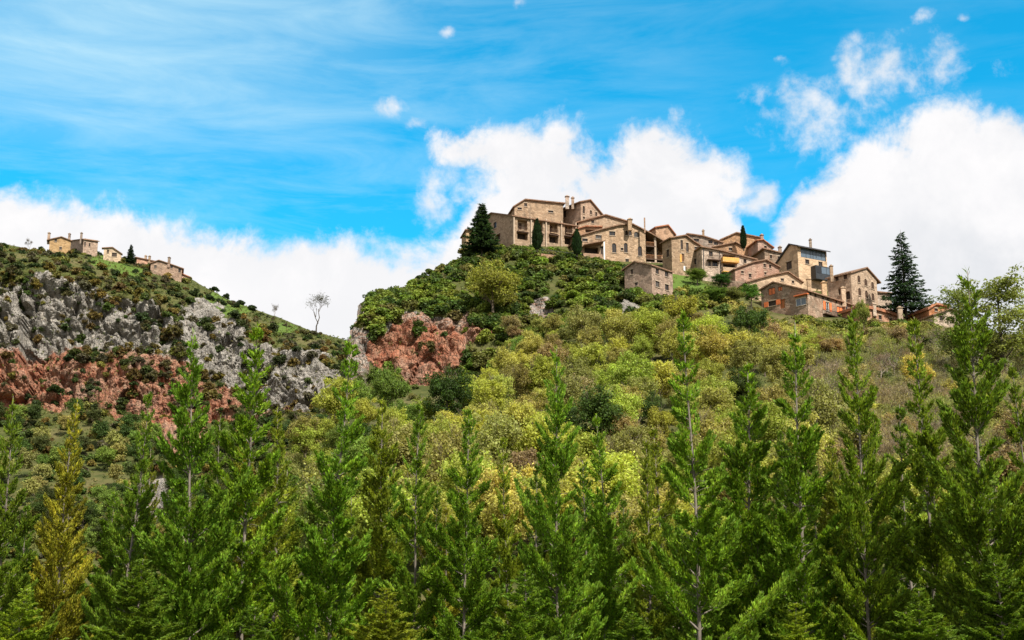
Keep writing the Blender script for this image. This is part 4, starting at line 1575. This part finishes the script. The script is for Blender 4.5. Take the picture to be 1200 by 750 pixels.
LAY = layered_tree(13, 5.6, 4)
solo('spreading_tree', LAY, 1178, 440, 326, 13, main, (.20, .22, .05), 'large spreading tree with layered boughs on the skyline at the right edge', Y=215, wide=1.25)
solo('spreading_tree', LAY, 1128, 432, 338, 13, main, (.17, .20, .045), 'smaller spreading tree behind the tip of the tallest conifer of the row', Y=222, wide=.95)
solo('spreading_tree', LAY, 1238, 450, 335, 13, main, (.13, .165, .038), 'second spreading tree cut by the right edge of the view', Y=225, wide=.95)
# yellow bush tree on the upper slope
solo('yellow_tree', DECID[2], 580, 376, 308, 8.2, main, (.26, .255, .05), 'round yellowish tree on the bushy slope below the balcony block', wide=1.15)
solo('yellow_tree', DECID[4], 800, 405, 342, 8.2, main, (.31, .29, .05), 'pale yellow-green tree right of the detached stone house', wide=1.0)
for (px, pb, pt, c, w, lab) in (
        (817, 336, 314, (.12, .17, .028), 1.9, 'round green bush below the slit-window gable house'),
        (845, 341, 320, (.04, .09, .018), 1.8, 'dark round bush below the yellow balconies'),
        (880, 362, 332, (.09, .18, .025), 1.3, 'fresh green bush beside the red-shuttered house'),
        (862, 360, 336, (.15, .16, .045), 1.5, 'olive bush left of the fresh green one beside the red-shuttered house'),
        (838, 358, 336, (.10, .16, .028), 2.0, 'wide green bush in the garden below the row with yellow balconies'),
        (1012, 398, 350, (.22, .24, .05), .5, 'thin pale-leaved sapling in front of the long red-shuttered house')):
    solo('garden_tree', DECID[random.randrange(5)], px, pb, pt, 8.2, main, c, lab, wide=w)

# ------------------------------------------------------------------ hillside woods
WOOD = []


def wood(proto, p, s, rz, col, label, cat, group):
    WOOD.append((proto, p, s if isinstance(s, tuple) else (s,) * 3, rz, col, label, cat, group))


PAL = {
    'lime': (.35, .37, .065), 'yellow': (.40, .365, .09), 'olive': (.275, .255, .075), 'brown': (.31, .225, .105), 'green': (.16, .22, .04), 'dark': (.06, .095, .02),
}
LAB = {
    'lime': 'fresh lime-green spring tree on the wooded slope below the village', 'yellow': 'yellowish budding tree on the wooded slope below the village',
    'olive': 'olive-green tree on the wooded slope below the village', 'brown': 'brownish tree still in bud on the wooded slope below the village',
    'green': 'full green leafy tree on the wooded slope below the village', 'dark': 'dark evergreen tree on the wooded slope below the village'}
n_dec = 0
py = 422.0
while py < 690:
    step = 34 - (py - 425) * .02
    px = 395 + random.uniform(0, 20) if py < 480 else 330 + random.uniform(0, 20)
    while px < 1240:
        x = px + random.uniform(-12, 12)
        y = py + random.uniform(-9, 9)
        px += random.uniform(27, 40) * (1 + (py - 425) / 420)
        hill_top = np.interp(x, [390, 430, 560, 620, 800, 900, 960, 1250], [510, 488, 462, 425, 415, 420, 470, 495])
        if y < hill_top - 2 or (405 < x < 555 and y < 492):
            continue
        p, rk = main.loc(x, y)
        if rk > .5:
            continue
        g = noise.noise(Vector((x * .012, y * .02, 3)))
        if x > 930:
            kind = random.choice(('brown', 'olive', 'olive', 'yellow'))
        elif x < 520:
            kind = random.choice(('lime', 'lime', 'green', 'lime', 'olive'))
        else:
            kind = random.choice(('lime', 'lime', 'yellow', 'olive')) if g > -.1 else random.choice(('yellow', 'olive', 'brown', 'lime', 'olive'))
        if random.random() < .05:
            kind = 'dark'
        s = random.choice((random.uniform(.6, .85), random.uniform(.75, 1.1)))
        if x > 930 and random.random() < .7:
            continue
        wood(DECID[random.randrange(5)], p, (s * 1.05, s * 1.05, s * random.choice((random.uniform(.82, 1.1), random.uniform(1.0, 1.35)))), random.uniform(0, 6.28), jit(PAL[kind], .18, .08), LAB[kind], 'tree', 'spring trees on the slope: ' + kind)
        n_dec += 1
    py += step * .5
# upper rank of trees between the shrubs and the wood
for i in range(70):
    x = random.uniform(600, 985)
    y = random.uniform(np.interp(x, [600, 740, 800, 880, 985], [395, 388, 392, 405, 420]), 432)
    p, rk = main.loc(x, y)
    kind = random.choice(('olive', 'yellow', 'brown', 'lime', 'green', 'olive'))
    s = random.uniform(.42, .72)
    wood(DECID[random.randrange(5)], p, (s * 1.15, s * 1.15, s), random.uniform(0, 6.28), jit(PAL[kind], .18, .08),
          LAB[kind].replace('on the wooded slope below the village', 'along the upper edge of the wood'), 'tree', 'trees along the upper wood edge: ' + kind)
    n_dec += 1
for i in range(34):
    x = random.uniform(868, 1085)
    y = np.interp(x, [868, 900, 950, 1000, 1085], [385, 398, 408, 410, 402]) + random.uniform(-4, 8)
    p, rk = main.loc(x, y)
    kind = random.choice(('olive', 'yellow', 'olive', 'lime', 'brown'))
    s = min(random.uniform(.45, .68), (y - np.interp(x, [868, 900, 950, 990, 1010, 1065, 1085], [352, 368, 376, 387, 381, 381, 374])) * mpp(p.y) / 8.8)
    if s < .2:
        continue
    wood(DECID[random.randrange(5)], p, (s * 1.1, s * 1.1, s), random.uniform(0, 6.28), jit(PAL[kind], .15, .08),
          'small ' + kind + ' tree right below the red-shuttered house and its neighbours', 'tree', 'trees under the lowest houses: ' + kind)
# leafless wood at the right
n_bare = 0
for i in range(285):
    x = random.uniform(925, 1260)
    y = random.uniform(np.interp(x, [925, 1000, 1060, 1200, 1260], [412, 408, 398, 412, 420]), 600)
    p, rk = main.loc(x, y)
    s = min(random.uniform(.6, .95), (y - np.interp(x, [925, 950, 990, 1010, 1065, 1100, 1200], [376, 378, 388, 382, 382, 374, 380])) * mpp(p.y) / 9.2)
    if s < .22:
        continue
    place('bare_tree', BARE[random.randrange(4)], p, (s * 1.1, s * 1.1, s), random.uniform(0, 6.28), jit(random.choice(((.26, .20, .12), (.29, .25, .11), (.23, .185, .13), (.27, .275, .08))), .2, .08),
          'thin twiggy tree in bud on the grey-brown slope at the right', 'tree', 'twiggy trees of the right slope')
    n_bare += 1
# shrubs: all spots are gathered first; the 300 that show largest become objects, the rest one mass
SPOTS = []


def shrub(p, s, col, label, group):
    SPOTS.append((p, s, col, label, group))


SH_COL = [(.075, .11, .02), (.11, .155, .022), (.055, .082, .017), (.16, .20, .028), (.14, .14, .036)]
L_UP = ('dense green shrub on the steep bank between the red cliff and the village', 'shrubs on the upper bank')
n_try = 0
for _ in range(1500):
    x = random.uniform(412, 800)
    lo = np.interp(x, [412, 428, 450, 520, 560, 600, 680, 730, 760, 800], [385, 352, 343, 312, 293, 293, 303, 316, 352, 352])
    hi = np.interp(x, [412, 450, 600, 700, 800], [440, 372, 412, 408, 402])
    y = lo + (hi - lo) * random.random() ** 1.15
    p, rk = main.loc(x, y)
    if rk > .5 and random.random() < .95:
        continue
    n_try += 1
    if n_try > 640:
        break
    g = noise.noise(Vector((x * .02, y * .03, 8)))
    sz = random.uniform(.55, 1.5) * (.75 if y < lo + 8 else 1.0)
    shrub(p - UP * .3, sz, jit(SH_COL[3] if g > .2 else random.choice(SH_COL), .2, .1), *L_UP)
for i in range(170):                                     # along the crest in front of the walls
    x = random.uniform(545, 735)
    y = np.interp(x, [545, 560, 600, 680, 735], [298, 294, 296, 306, 322]) + random.uniform(-3, 6)
    p, rk = main.loc(x, y)
    shrub(p - UP * .2, random.uniform(.7, 1.2), jit(random.choice(SH_COL), .2, .1), *L_UP)
for i in range(130):
    x = random.uniform(402, 620)
    y = random.uniform(np.interp(x, [405, 430, 620], [400, 350, 375]), 475)
    p, rk = main.loc(x, y)
    if inside(x, y, RED_A) and random.random() < .6:
        continue
    shrub(p - UP * .2, random.uniform(.45, 1.25), jit(random.choice(SH_COL + [(.11, .1, .03)]), .2, .1), 'shrub clinging to the ledges of the red cliff', 'shrubs on the red cliff')
for i in range(130):
    x = random.uniform(795, 1090)
    lo = np.interp(x, [795, 830, 880, 900, 960, 1090], [345, 343, 362, 380, 390, 385])
    y = random.uniform(lo, lo + 26)
    p, rk = main.loc(x, y)
    shrub(p - UP * .2, random.uniform(.7, 1.5), jit(random.choice(((.16, .18, .03), (.22, .22, .045), (.10, .15, .028), (.23, .20, .05))), .2, .1), 'olive shrub right below the lowest houses', 'shrubs below the houses')
LC = [(.05, .066, .017), (.07, .095, .02), (.12, .08, .025), (.085, .075, .03), (.038, .055, .015), (.145, .13, .03), (.17, .125, .028), (.10, .09, .05)]
n_l = 0
for _ in range(6000):
    if n_l >= 1500:
        break
    x = random.uniform(-30, 440)
    top = np.interp(x, [-20, 0, 40, 100, 150, 215, 260, 300, 350, 400, 440], [287, 288, 297, 301, 307, 328, 351, 367, 384, 401, 428])
    y = random.uniform(top, top + 170 + (60 if random.random() < .3 else 0))
    p, rk = left.loc(x, y)
    g = noise.noise(Vector((x * .022, y * .022, 15)))
    if rk > .5 and random.random() < (.86 if g < .15 else .42):
        continue
    i_ = int(np.argmin(np.abs(left.px - x)))
    if left.mead[i_, int(np.argmin(np.abs(left.py[i_] - y)))] > .3 and random.random() < .85:
        continue
    shrub(p - UP * .35, random.choice((random.uniform(.5, 1.0), random.uniform(.6, 1.7))) * (.8 if y < top + 8 else 1), jit(random.choice(LC), .2, .1), 'dark shrub on the rocky face of the farther hill', 'shrubs of the farther hill')
    n_l += 1
for i in range(560):
    x = random.uniform(-30, 410)
    y = random.uniform(488, 680)
    p, rk = left.loc(x, y)
    if rk > .5 and random.random() < .7:
        continue
    shrub(p - UP * .3, random.uniform(.7, 1.7), jit(random.choice(LC + [(.09, .13, .03)] * 3), .2, .1), 'bush on the lower slope under the farther cliff', 'bushes under the farther cliff')
for i in range(110):
    x = random.uniform(930, 1065)
    y = np.interp(x, [930, 950, 1000, 1065], [392, 394, 402, 394]) + random.uniform(-2, 14)
    p, rk = main.loc(x, y)
    shrub(p - UP * .2, random.uniform(.9, 1.6), jit(random.choice(((.16, .18, .03), (.22, .22, .045), (.20, .18, .05))), .2, .1), 'olive shrub right below the lowest houses', 'shrubs below the houses')
for i in range(70):
    x = random.uniform(34, 222)
    y = np.interp(x, [34, 82, 115, 142, 176, 213, 222], [294, 294.5, 297, 303, 315, 324, 327]) + random.uniform(-1, 5)
    p, rk = left.loc(x, y)
    shrub(p - UP * .4, random.uniform(.6, 1.15), jit(random.choice(LC), .2, .1), 'scrubby bush right in front of the farther houses', 'bushes before the farther houses')
for i in range(90):
    x = random.uniform(535, 660)
    y = random.uniform(np.interp(x, [535, 600, 660], [440, 405, 400]), 482)
    p, rk = main.loc(x, y)
    shrub(p - UP * .2, random.uniform(.6, 1.4), jit(random.choice(SH_COL + [(.16, .16, .04)]), .2, .1), 'bush on the bank between the red cliff and the spring trees', 'bushes beside the red cliff')
for i in range(80):
    x = random.uniform(935, 1012)
    y = np.interp(x, [935, 948, 1000, 1012], [377, 382, 388, 384]) + random.uniform(-4, 12)
    p, rk = main.loc(x, y)
    shrub(p - UP * .2, random.uniform(.6, 1.05), jit(random.choice(((.16, .18, .03), (.22, .22, .045), (.12, .15, .03))), .2, .1), 'olive shrub right below the lowest houses', 'shrubs below the houses')
for i in range(30):
    x = random.uniform(545, 615)
    y = random.uniform(366, 386)
    p, rk = main.loc(x, y)
    shrub(p - UP * .2, random.uniform(.9, 1.5), jit(random.choice(SH_COL), .2, .1), *L_UP)
for (x, y) in ((250, 342), (266, 347), (282, 354), (258, 357), (277, 360), (294, 364), (246, 352)):
    p, rk = left.loc(x, y)
    SPOTS.insert(0, (p - UP * .2, random.uniform(1.1, 1.4), jit((.028, .044, .012), .1, .05), 'round dark bush on the bright green meadow of the farther ridge', 'round bushes on the meadow'))
order = sorted(range(len(SPOTS)), key=lambda i: -9 if i < 7 else -SPOTS[i][1] / SPOTS[i][0].y)
for i in order[:298]:
    p, sz, col, lab, grp = SPOTS[i]
    o = mesh_obj('shrub', SHRUB[random.randrange(6)])
    o.location = p
    o.rotation_euler = (0, 0, random.uniform(0, 6.28))
    o.scale = (sz * random.uniform(.9, 1.25), sz * random.uniform(.9, 1.25), sz * random.uniform(.8, 1.1))
    o.color = (*col, 1)
    tag(o, lab, 'shrub', grp)
protoV = []
for m_ in SHRUB:
    a_ = np.zeros(len(m_.vertices) * 3, np.float32)
    m_.vertices.foreach_get('co', a_)
    a_ = a_.reshape(-1, 4, 3)
    protoV.append(a_[RNG.random(len(a_)) < .36])
VV, CC = [], []
for i in order[298:]:
    p, sz, col, lab, grp = SPOTS[i]
    a_ = protoV[random.randrange(6)]
    an = random.uniform(0, 6.28)
    c_, s2 = math.cos(an), math.sin(an)
    cen = a_.mean(1, keepdims=True)
    q = cen + (a_ - cen) * 1.45
    q = np.stack([(q[..., 0] * c_ - q[..., 1] * s2) * 1.1, (q[..., 0] * s2 + q[..., 1] * c_) * 1.1, q[..., 2]], -1) * sz + np.array(p)
    VV.append(q)
    CC.append(np.repeat(np.array([col]), len(q), 0))


def mass(name, V, C, label):
    me = quads_mesh(name, V, M['leaf_mass'])
    ca = me.color_attributes.new('tone', 'FLOAT_COLOR', 'POINT')
    rgba = np.ones((len(V) * 4, 4), np.float32)
    rgba[:, :3] = np.repeat(C, 4, 0)
    ca.data.foreach_set('color', rgba.reshape(-1))
    return tag(mesh_obj(name, me), label, None, None, 'stuff')


mass('scrub', np.concatenate(VV), np.concatenate(CC), 'low scrub growing between the bigger shrubs on both hills')
for i in range(190):
    x = random.uniform(-25, 410)
    y = random.uniform(496, 670)
    p, rk = left.loc(x, y)
    if rk > .5:
        continue
    s = random.uniform(.6, .95)
    wood(DECID[random.randrange(5)], p, s, random.uniform(0, 6.28), jit(random.choice((PAL['dark'], PAL['green'], PAL['olive'], (.07, .08, .022))), .2, .08),
          'tree at the wooded foot of the farther cliff', 'tree', 'trees at the foot of the farther cliff')

order = sorted(range(len(WOOD)), key=lambda i: -WOOD[i][2][0] / WOOD[i][1].y * (.6 if WOOD[i][1].z < 14 else 1))
for i in order[:296]:
    pr, p, sz, rz, col, lab, cat, grp = WOOD[i]
    place('broadleaf_tree', pr, p, sz, rz, col, lab, cat, grp)
protoV = []
for _, m_ in DECID:
    a_ = np.zeros(len(m_.vertices) * 3, np.float32)
    m_.vertices.foreach_get('co', a_)
    a_ = a_.reshape(-1, 4, 3)
    protoV.append(a_[RNG.random(len(a_)) < .4])
VV, CC = [], []
for i in order[296:]:
    pr, p, sz, rz, col, lab, cat, grp = WOOD[i]
    a_ = protoV[DECID.index(pr)]
    cen = a_.mean(1, keepdims=True)
    q = cen + (a_ - cen) * 1.5
    c_, s2 = math.cos(rz), math.sin(rz)
    VV.append(np.stack([(q[..., 0] * c_ - q[..., 1] * s2) * sz[0], (q[..., 0] * s2 + q[..., 1] * c_) * sz[1], q[..., 2] * sz[2]], -1) + np.array(p))
    CC.append(np.repeat(np.array([col]), len(q), 0))
if VV:
    mass('thicket', np.concatenate(VV), np.concatenate(CC), 'mass of young trees low in the valley seen only through the conifers')

# undergrowth that nobody could count: tufts over both hills
def tufts(sheet, n, x0, x1, rock_keep, ylim, size):
    C_, S_ = [], []
    cols, rws = sheet.Q.shape[:2]
    i = RNG.integers(0, cols - 1, n * 3)
    j = RNG.integers(6, sheet.nr - 2, n * 3)
    px = sheet.px[i]
    py_ = sheet.py[i, j]
    ok = (px > x0) & (px < x1) & (py_ < ylim) & ((sheet.rock[i, j] < .5) | (RNG.random(n * 3) < rock_keep))
    i, j = i[ok][:n], j[ok][:n]
    f = RNG.random((len(i), 2, 1))
    P = sheet.Q[i, j] * (1 - f[:, 0]) + sheet.Q[i + 1, j + 1] * f[:, 0]
    P = P + RNG.normal(size=P.shape) * np.array([.35, .35, .1])
    rep = 9
    Pc = np.repeat(P, rep, 0)
    sz = np.repeat(RNG.uniform(.4, 1.2, len(P)), rep) * size
    d = rand_dirs(len(Pc), .8)
    Pc = Pc + d * sz[:, None] * .8
    return leaf_quads(Pc, d + RNG.normal(size=d.shape) * .4, sz * .75)


V = np.concatenate([tufts(main, 9000, 395, 1260, .12, 640, .42), tufts(left, 12000, -40, 470, .12, 640, .5)])
pal = np.array([(.09, .11, .024), (.12, .135, .03), (.17, .145, .05), (.065, .085, .02), (.14, .16, .034)])
mass('undergrowth', V, np.repeat(pal[RNG.integers(0, 5, len(V) // 9)], 9, 0), 'grass tufts and low undergrowth covering both hillsides')

# ------------------------------------------------------------------ light
SUN_EL, SUN_AZ = R(50), R(180 - 33)         # azimuth clockwise from +Y: behind the camera, to its right
sd = Vector((math.sin(SUN_AZ) * math.cos(SUN_EL), math.cos(SUN_AZ) * math.cos(SUN_EL), math.sin(SUN_EL)))
sun_d = bpy.data.lights.new('sun', 'SUN')
sun_d.energy = 3.9
sun_d.angle = R(.9)
sun_d.color = (1, .95, .87)
sun = bpy.data.objects.new('sun', sun_d)
sun.rotation_euler = (-sd).to_track_quat('-Z', 'Y').to_euler()
sun.location = (0, 0, 300)
link(sun)

w = bpy.data.worlds.new('World')
sc.world = w
w.use_nodes = True
w.node_tree.nodes.clear()
t = NT(w.node_tree)
sky = t.n('ShaderNodeTexSky')
sky.sky_type = 'NISHITA'
sky.sun_disc = False
sky.sun_elevation = SUN_EL
sky.sun_rotation = SUN_AZ
sky.altitude = 900
STR = .1


def azel(px, py):
    d = ray(px, py).normalized()
    return math.atan2(d.x, d.y), math.asin(d.z)


dirn = t.n('ShaderNodeTexCoord').outputs['Generated']
sep = t.n('ShaderNodeSeparateXYZ')
t.l(dirn, sep.inputs[0])
az = t.math('ARCTAN2', sep.outputs[0], sep.outputs[1])
el = t.math('ARCSINE', sep.outputs[2])
# top of the cloud bank by bearing
bank = [(-200, 222), (0, 217), (60, 230), (120, 238), (200, 258), (270, 268), (350, 266), (400, 266), (430, 276), (470, 282), (515, 286), (540, 262), (560, 228), (600, 200), (650, 190), (700, 195), (760, 185), (800, 200), (830, 218), (850, 235), (870, 260),
        (885, 292), (897, 278), (912, 252), (940, 215), (975, 192), (1010, 175), (1050, 160), (1100, 152), (1150, 150), (1200, 142)]
A0, A1 = -.45, .45
E0, E1 = .18, .48
stops = []
for px, py_ in bank:
    a_, e_ = azel(px, py_)
    stops.append(((a_ - A0) / (A1 - A0), ((e_ - E0) / (E1 - E0),) * 3))
T_el = t.math('MULTIPLY_ADD', t.ramp(t.maprange(az, A0, A1, 0, 1), stops), E1 - E0, E0)
# (ramp output is linear, used as data)
F = t.math('DIVIDE', t.math('SUBTRACT', T_el, el), .020)
BLOBS = [(560, 178, 75, 26), (600, 180, 70, 32), (640, 200, 90, 50), (655, 160, 40, 20), (770, 190, 70, 50), (790, 215, 85, 55), (710, 225, 80, 45), (765, 160, 40, 18), (1105, 160, 60, 30), (1175, 170, 60, 40)]
WISPS = [(945, 148, 100, 54), (1050, 86, 120, 48), (905, 135, 45, 26), (985, 170, 45, 30), (1070, 150, 60, 26), (912, 68, 38, 15), (975, 70, 24, 16), (520, 38, 24, 13), (605, 3, 26, 22), (1080, 20, 34, 16), (1128, 22, 24, 12),
         (458, 126, 44, 18), (490, 145, 30, 16), (1075, 125, 40, 14), (880, 225, 60, 36), (520, 230, 40, 60), (850, 200, 50, 40)]


def field(F, x, y, rx, ry, k, off):
    a_, e_ = azel(x, y)
    dx = t.math('DIVIDE', t.math('SUBTRACT', az, a_), rx / FPX)
    dy = t.math('DIVIDE', t.math('SUBTRACT', el, e_), ry / FPX)
    r_ = t.math('SQRT', t.math('ADD', t.math('MULTIPLY', dx, dx), t.math('MULTIPLY', dy, dy)))
    v = t.math('MULTIPLY_ADD', t.math('SUBTRACT', 1.0, r_), k, off + (.25 if min(rx, ry) >= 30 else (-.14 if rx < 40 else 0)))
    return v if F is None else t.math('MAXIMUM', F, v)


for b_ in BLOBS:
    F = field(F, *b_, 1.25, -.08)
W = None
for b_ in WISPS:
    W = field(W, *b_, .9, -.35)
n3 = t.noise(dirn, 30, 9, .6, .12)
wisp = t.maprange(t.math('ADD', t.math('MINIMUM', W, .38), t.math('MULTIPLY', t.math('SUBTRACT', n3, .5), 3.0)), .02, .95, 0, .9, True)
wisp = t.math('MULTIPLY', wisp, t.maprange(W, -.35, -.1, 0, 1, True))
n1 = t.noise(dirn, 16, 9, .62, .25)
n2 = t.noise(dirn, 60, 6, .65, .3)
wob = t.math('ADD', t.math('MULTIPLY', t.math('SUBTRACT', n1, .5), 3.4), t.math('MULTIPLY', t.math('SUBTRACT', n2, .5), 1.1))
# clip the field so that the bank's inside stays solid
Fc = t.math('MINIMUM', F, 2.2)
mask = t.maprange(t.math('ADD', Fc, wob), -.2, .75, 0, 1, True)
mask = t.math('MAXIMUM', mask, wisp)
# behind and above: unseen cloud, added wide and white to keep the ambient light neutral
sc_n = t.noise(dirn, 2.6, 6, .6)
far = t.maprange(t.math('ABSOLUTE', az), .5, .8, 0, 1, True)
mask = t.math('MAXIMUM', mask, t.math('MULTIPLY', far, t.maprange(sc_n, .36, .5, 0, 1, True)))
# thin streaky cirrus
cs = t.noise(t.mapping(dirn, (3.0, 3.0, 16), (0, R(10), 0)), 2.2, 7, .62, .5)
a0, e0 = azel(120, 40)
da = t.math('DIVIDE', t.math('SUBTRACT', az, a0), .26)
de = t.math('DIVIDE', t.math('SUBTRACT', el, e0), .10)
blob = t.math('SUBTRACT', 1.0, t.math('SQRT', t.math('ADD', t.math('MULTIPLY', da, da), t.math('MULTIPLY', de, de))), clamp=True)
cir = t.math('ADD', t.maprange(cs, .40, .72, .03, .42), t.math('MULTIPLY', blob, .45))
left_more = t.maprange(az, -.1, .2, 1, .25)
cir = t.math('MULTIPLY', cir, left_more)
low = t.maprange(el, .26, .36, .55, 1)
tint = t.mix(1.0, sky.outputs[0], (.03, 1.0, 1.16, 1), 'MULTIPLY')
blue = t.mix(t.math('MULTIPLY', cir, 1.0, clamp=True), tint, (2.95, 4.25, 4.8, 1))
sh_n = t.noise(dirn, 9, 6, .6, .2)
deep = t.maprange(t.math('SUBTRACT', T_el, el), .0, .09, 0, 1, True)
right = t.maprange(az, .05, .34, .35, 1.0)
shade = t.math('MULTIPLY', t.maprange(sh_n, .36, .62, 0, 1, True), t.math('MULTIPLY', right, t.math('MULTIPLY_ADD', deep, .75, .25)))
shade = t.math('ADD', shade, t.math('MULTIPLY', t.maprange(n1, .42, .62, .45, 0, True), t.maprange(deep, 0, .5, 1, .4)), clamp=True)
ccol = t.mix(t.math('MULTIPLY', shade, .62), (4.7, 4.64, 4.68, 1), (3.2, 3.36, 3.6, 1))
colr = t.mix(mask, blue, ccol)
bg = t.n('ShaderNodeBackground')
bg.inputs['Strength'].default_value = STR
t.l(colr, bg.inputs['Color'])
wo = t.n('ShaderNodeOutputWorld')
t.l(bg.outputs[0], wo.inputs[0])

sc.view_settings.view_transform = 'Standard'
sc.view_settings.look = 'None'
sc.view_settings.exposure = 1.1
sc.view_settings.gamma = 1.0
sc.view_settings.use_curve_mapping = False
sc.cycles.max_bounces = 6
sc.cycles.diffuse_bounces = 3
sc.cycles.transparent_max_bounces = 8
sc.cycles.use_denoising = True
print('counts', n_dec, n_bare, n_l, len(SPOTS))
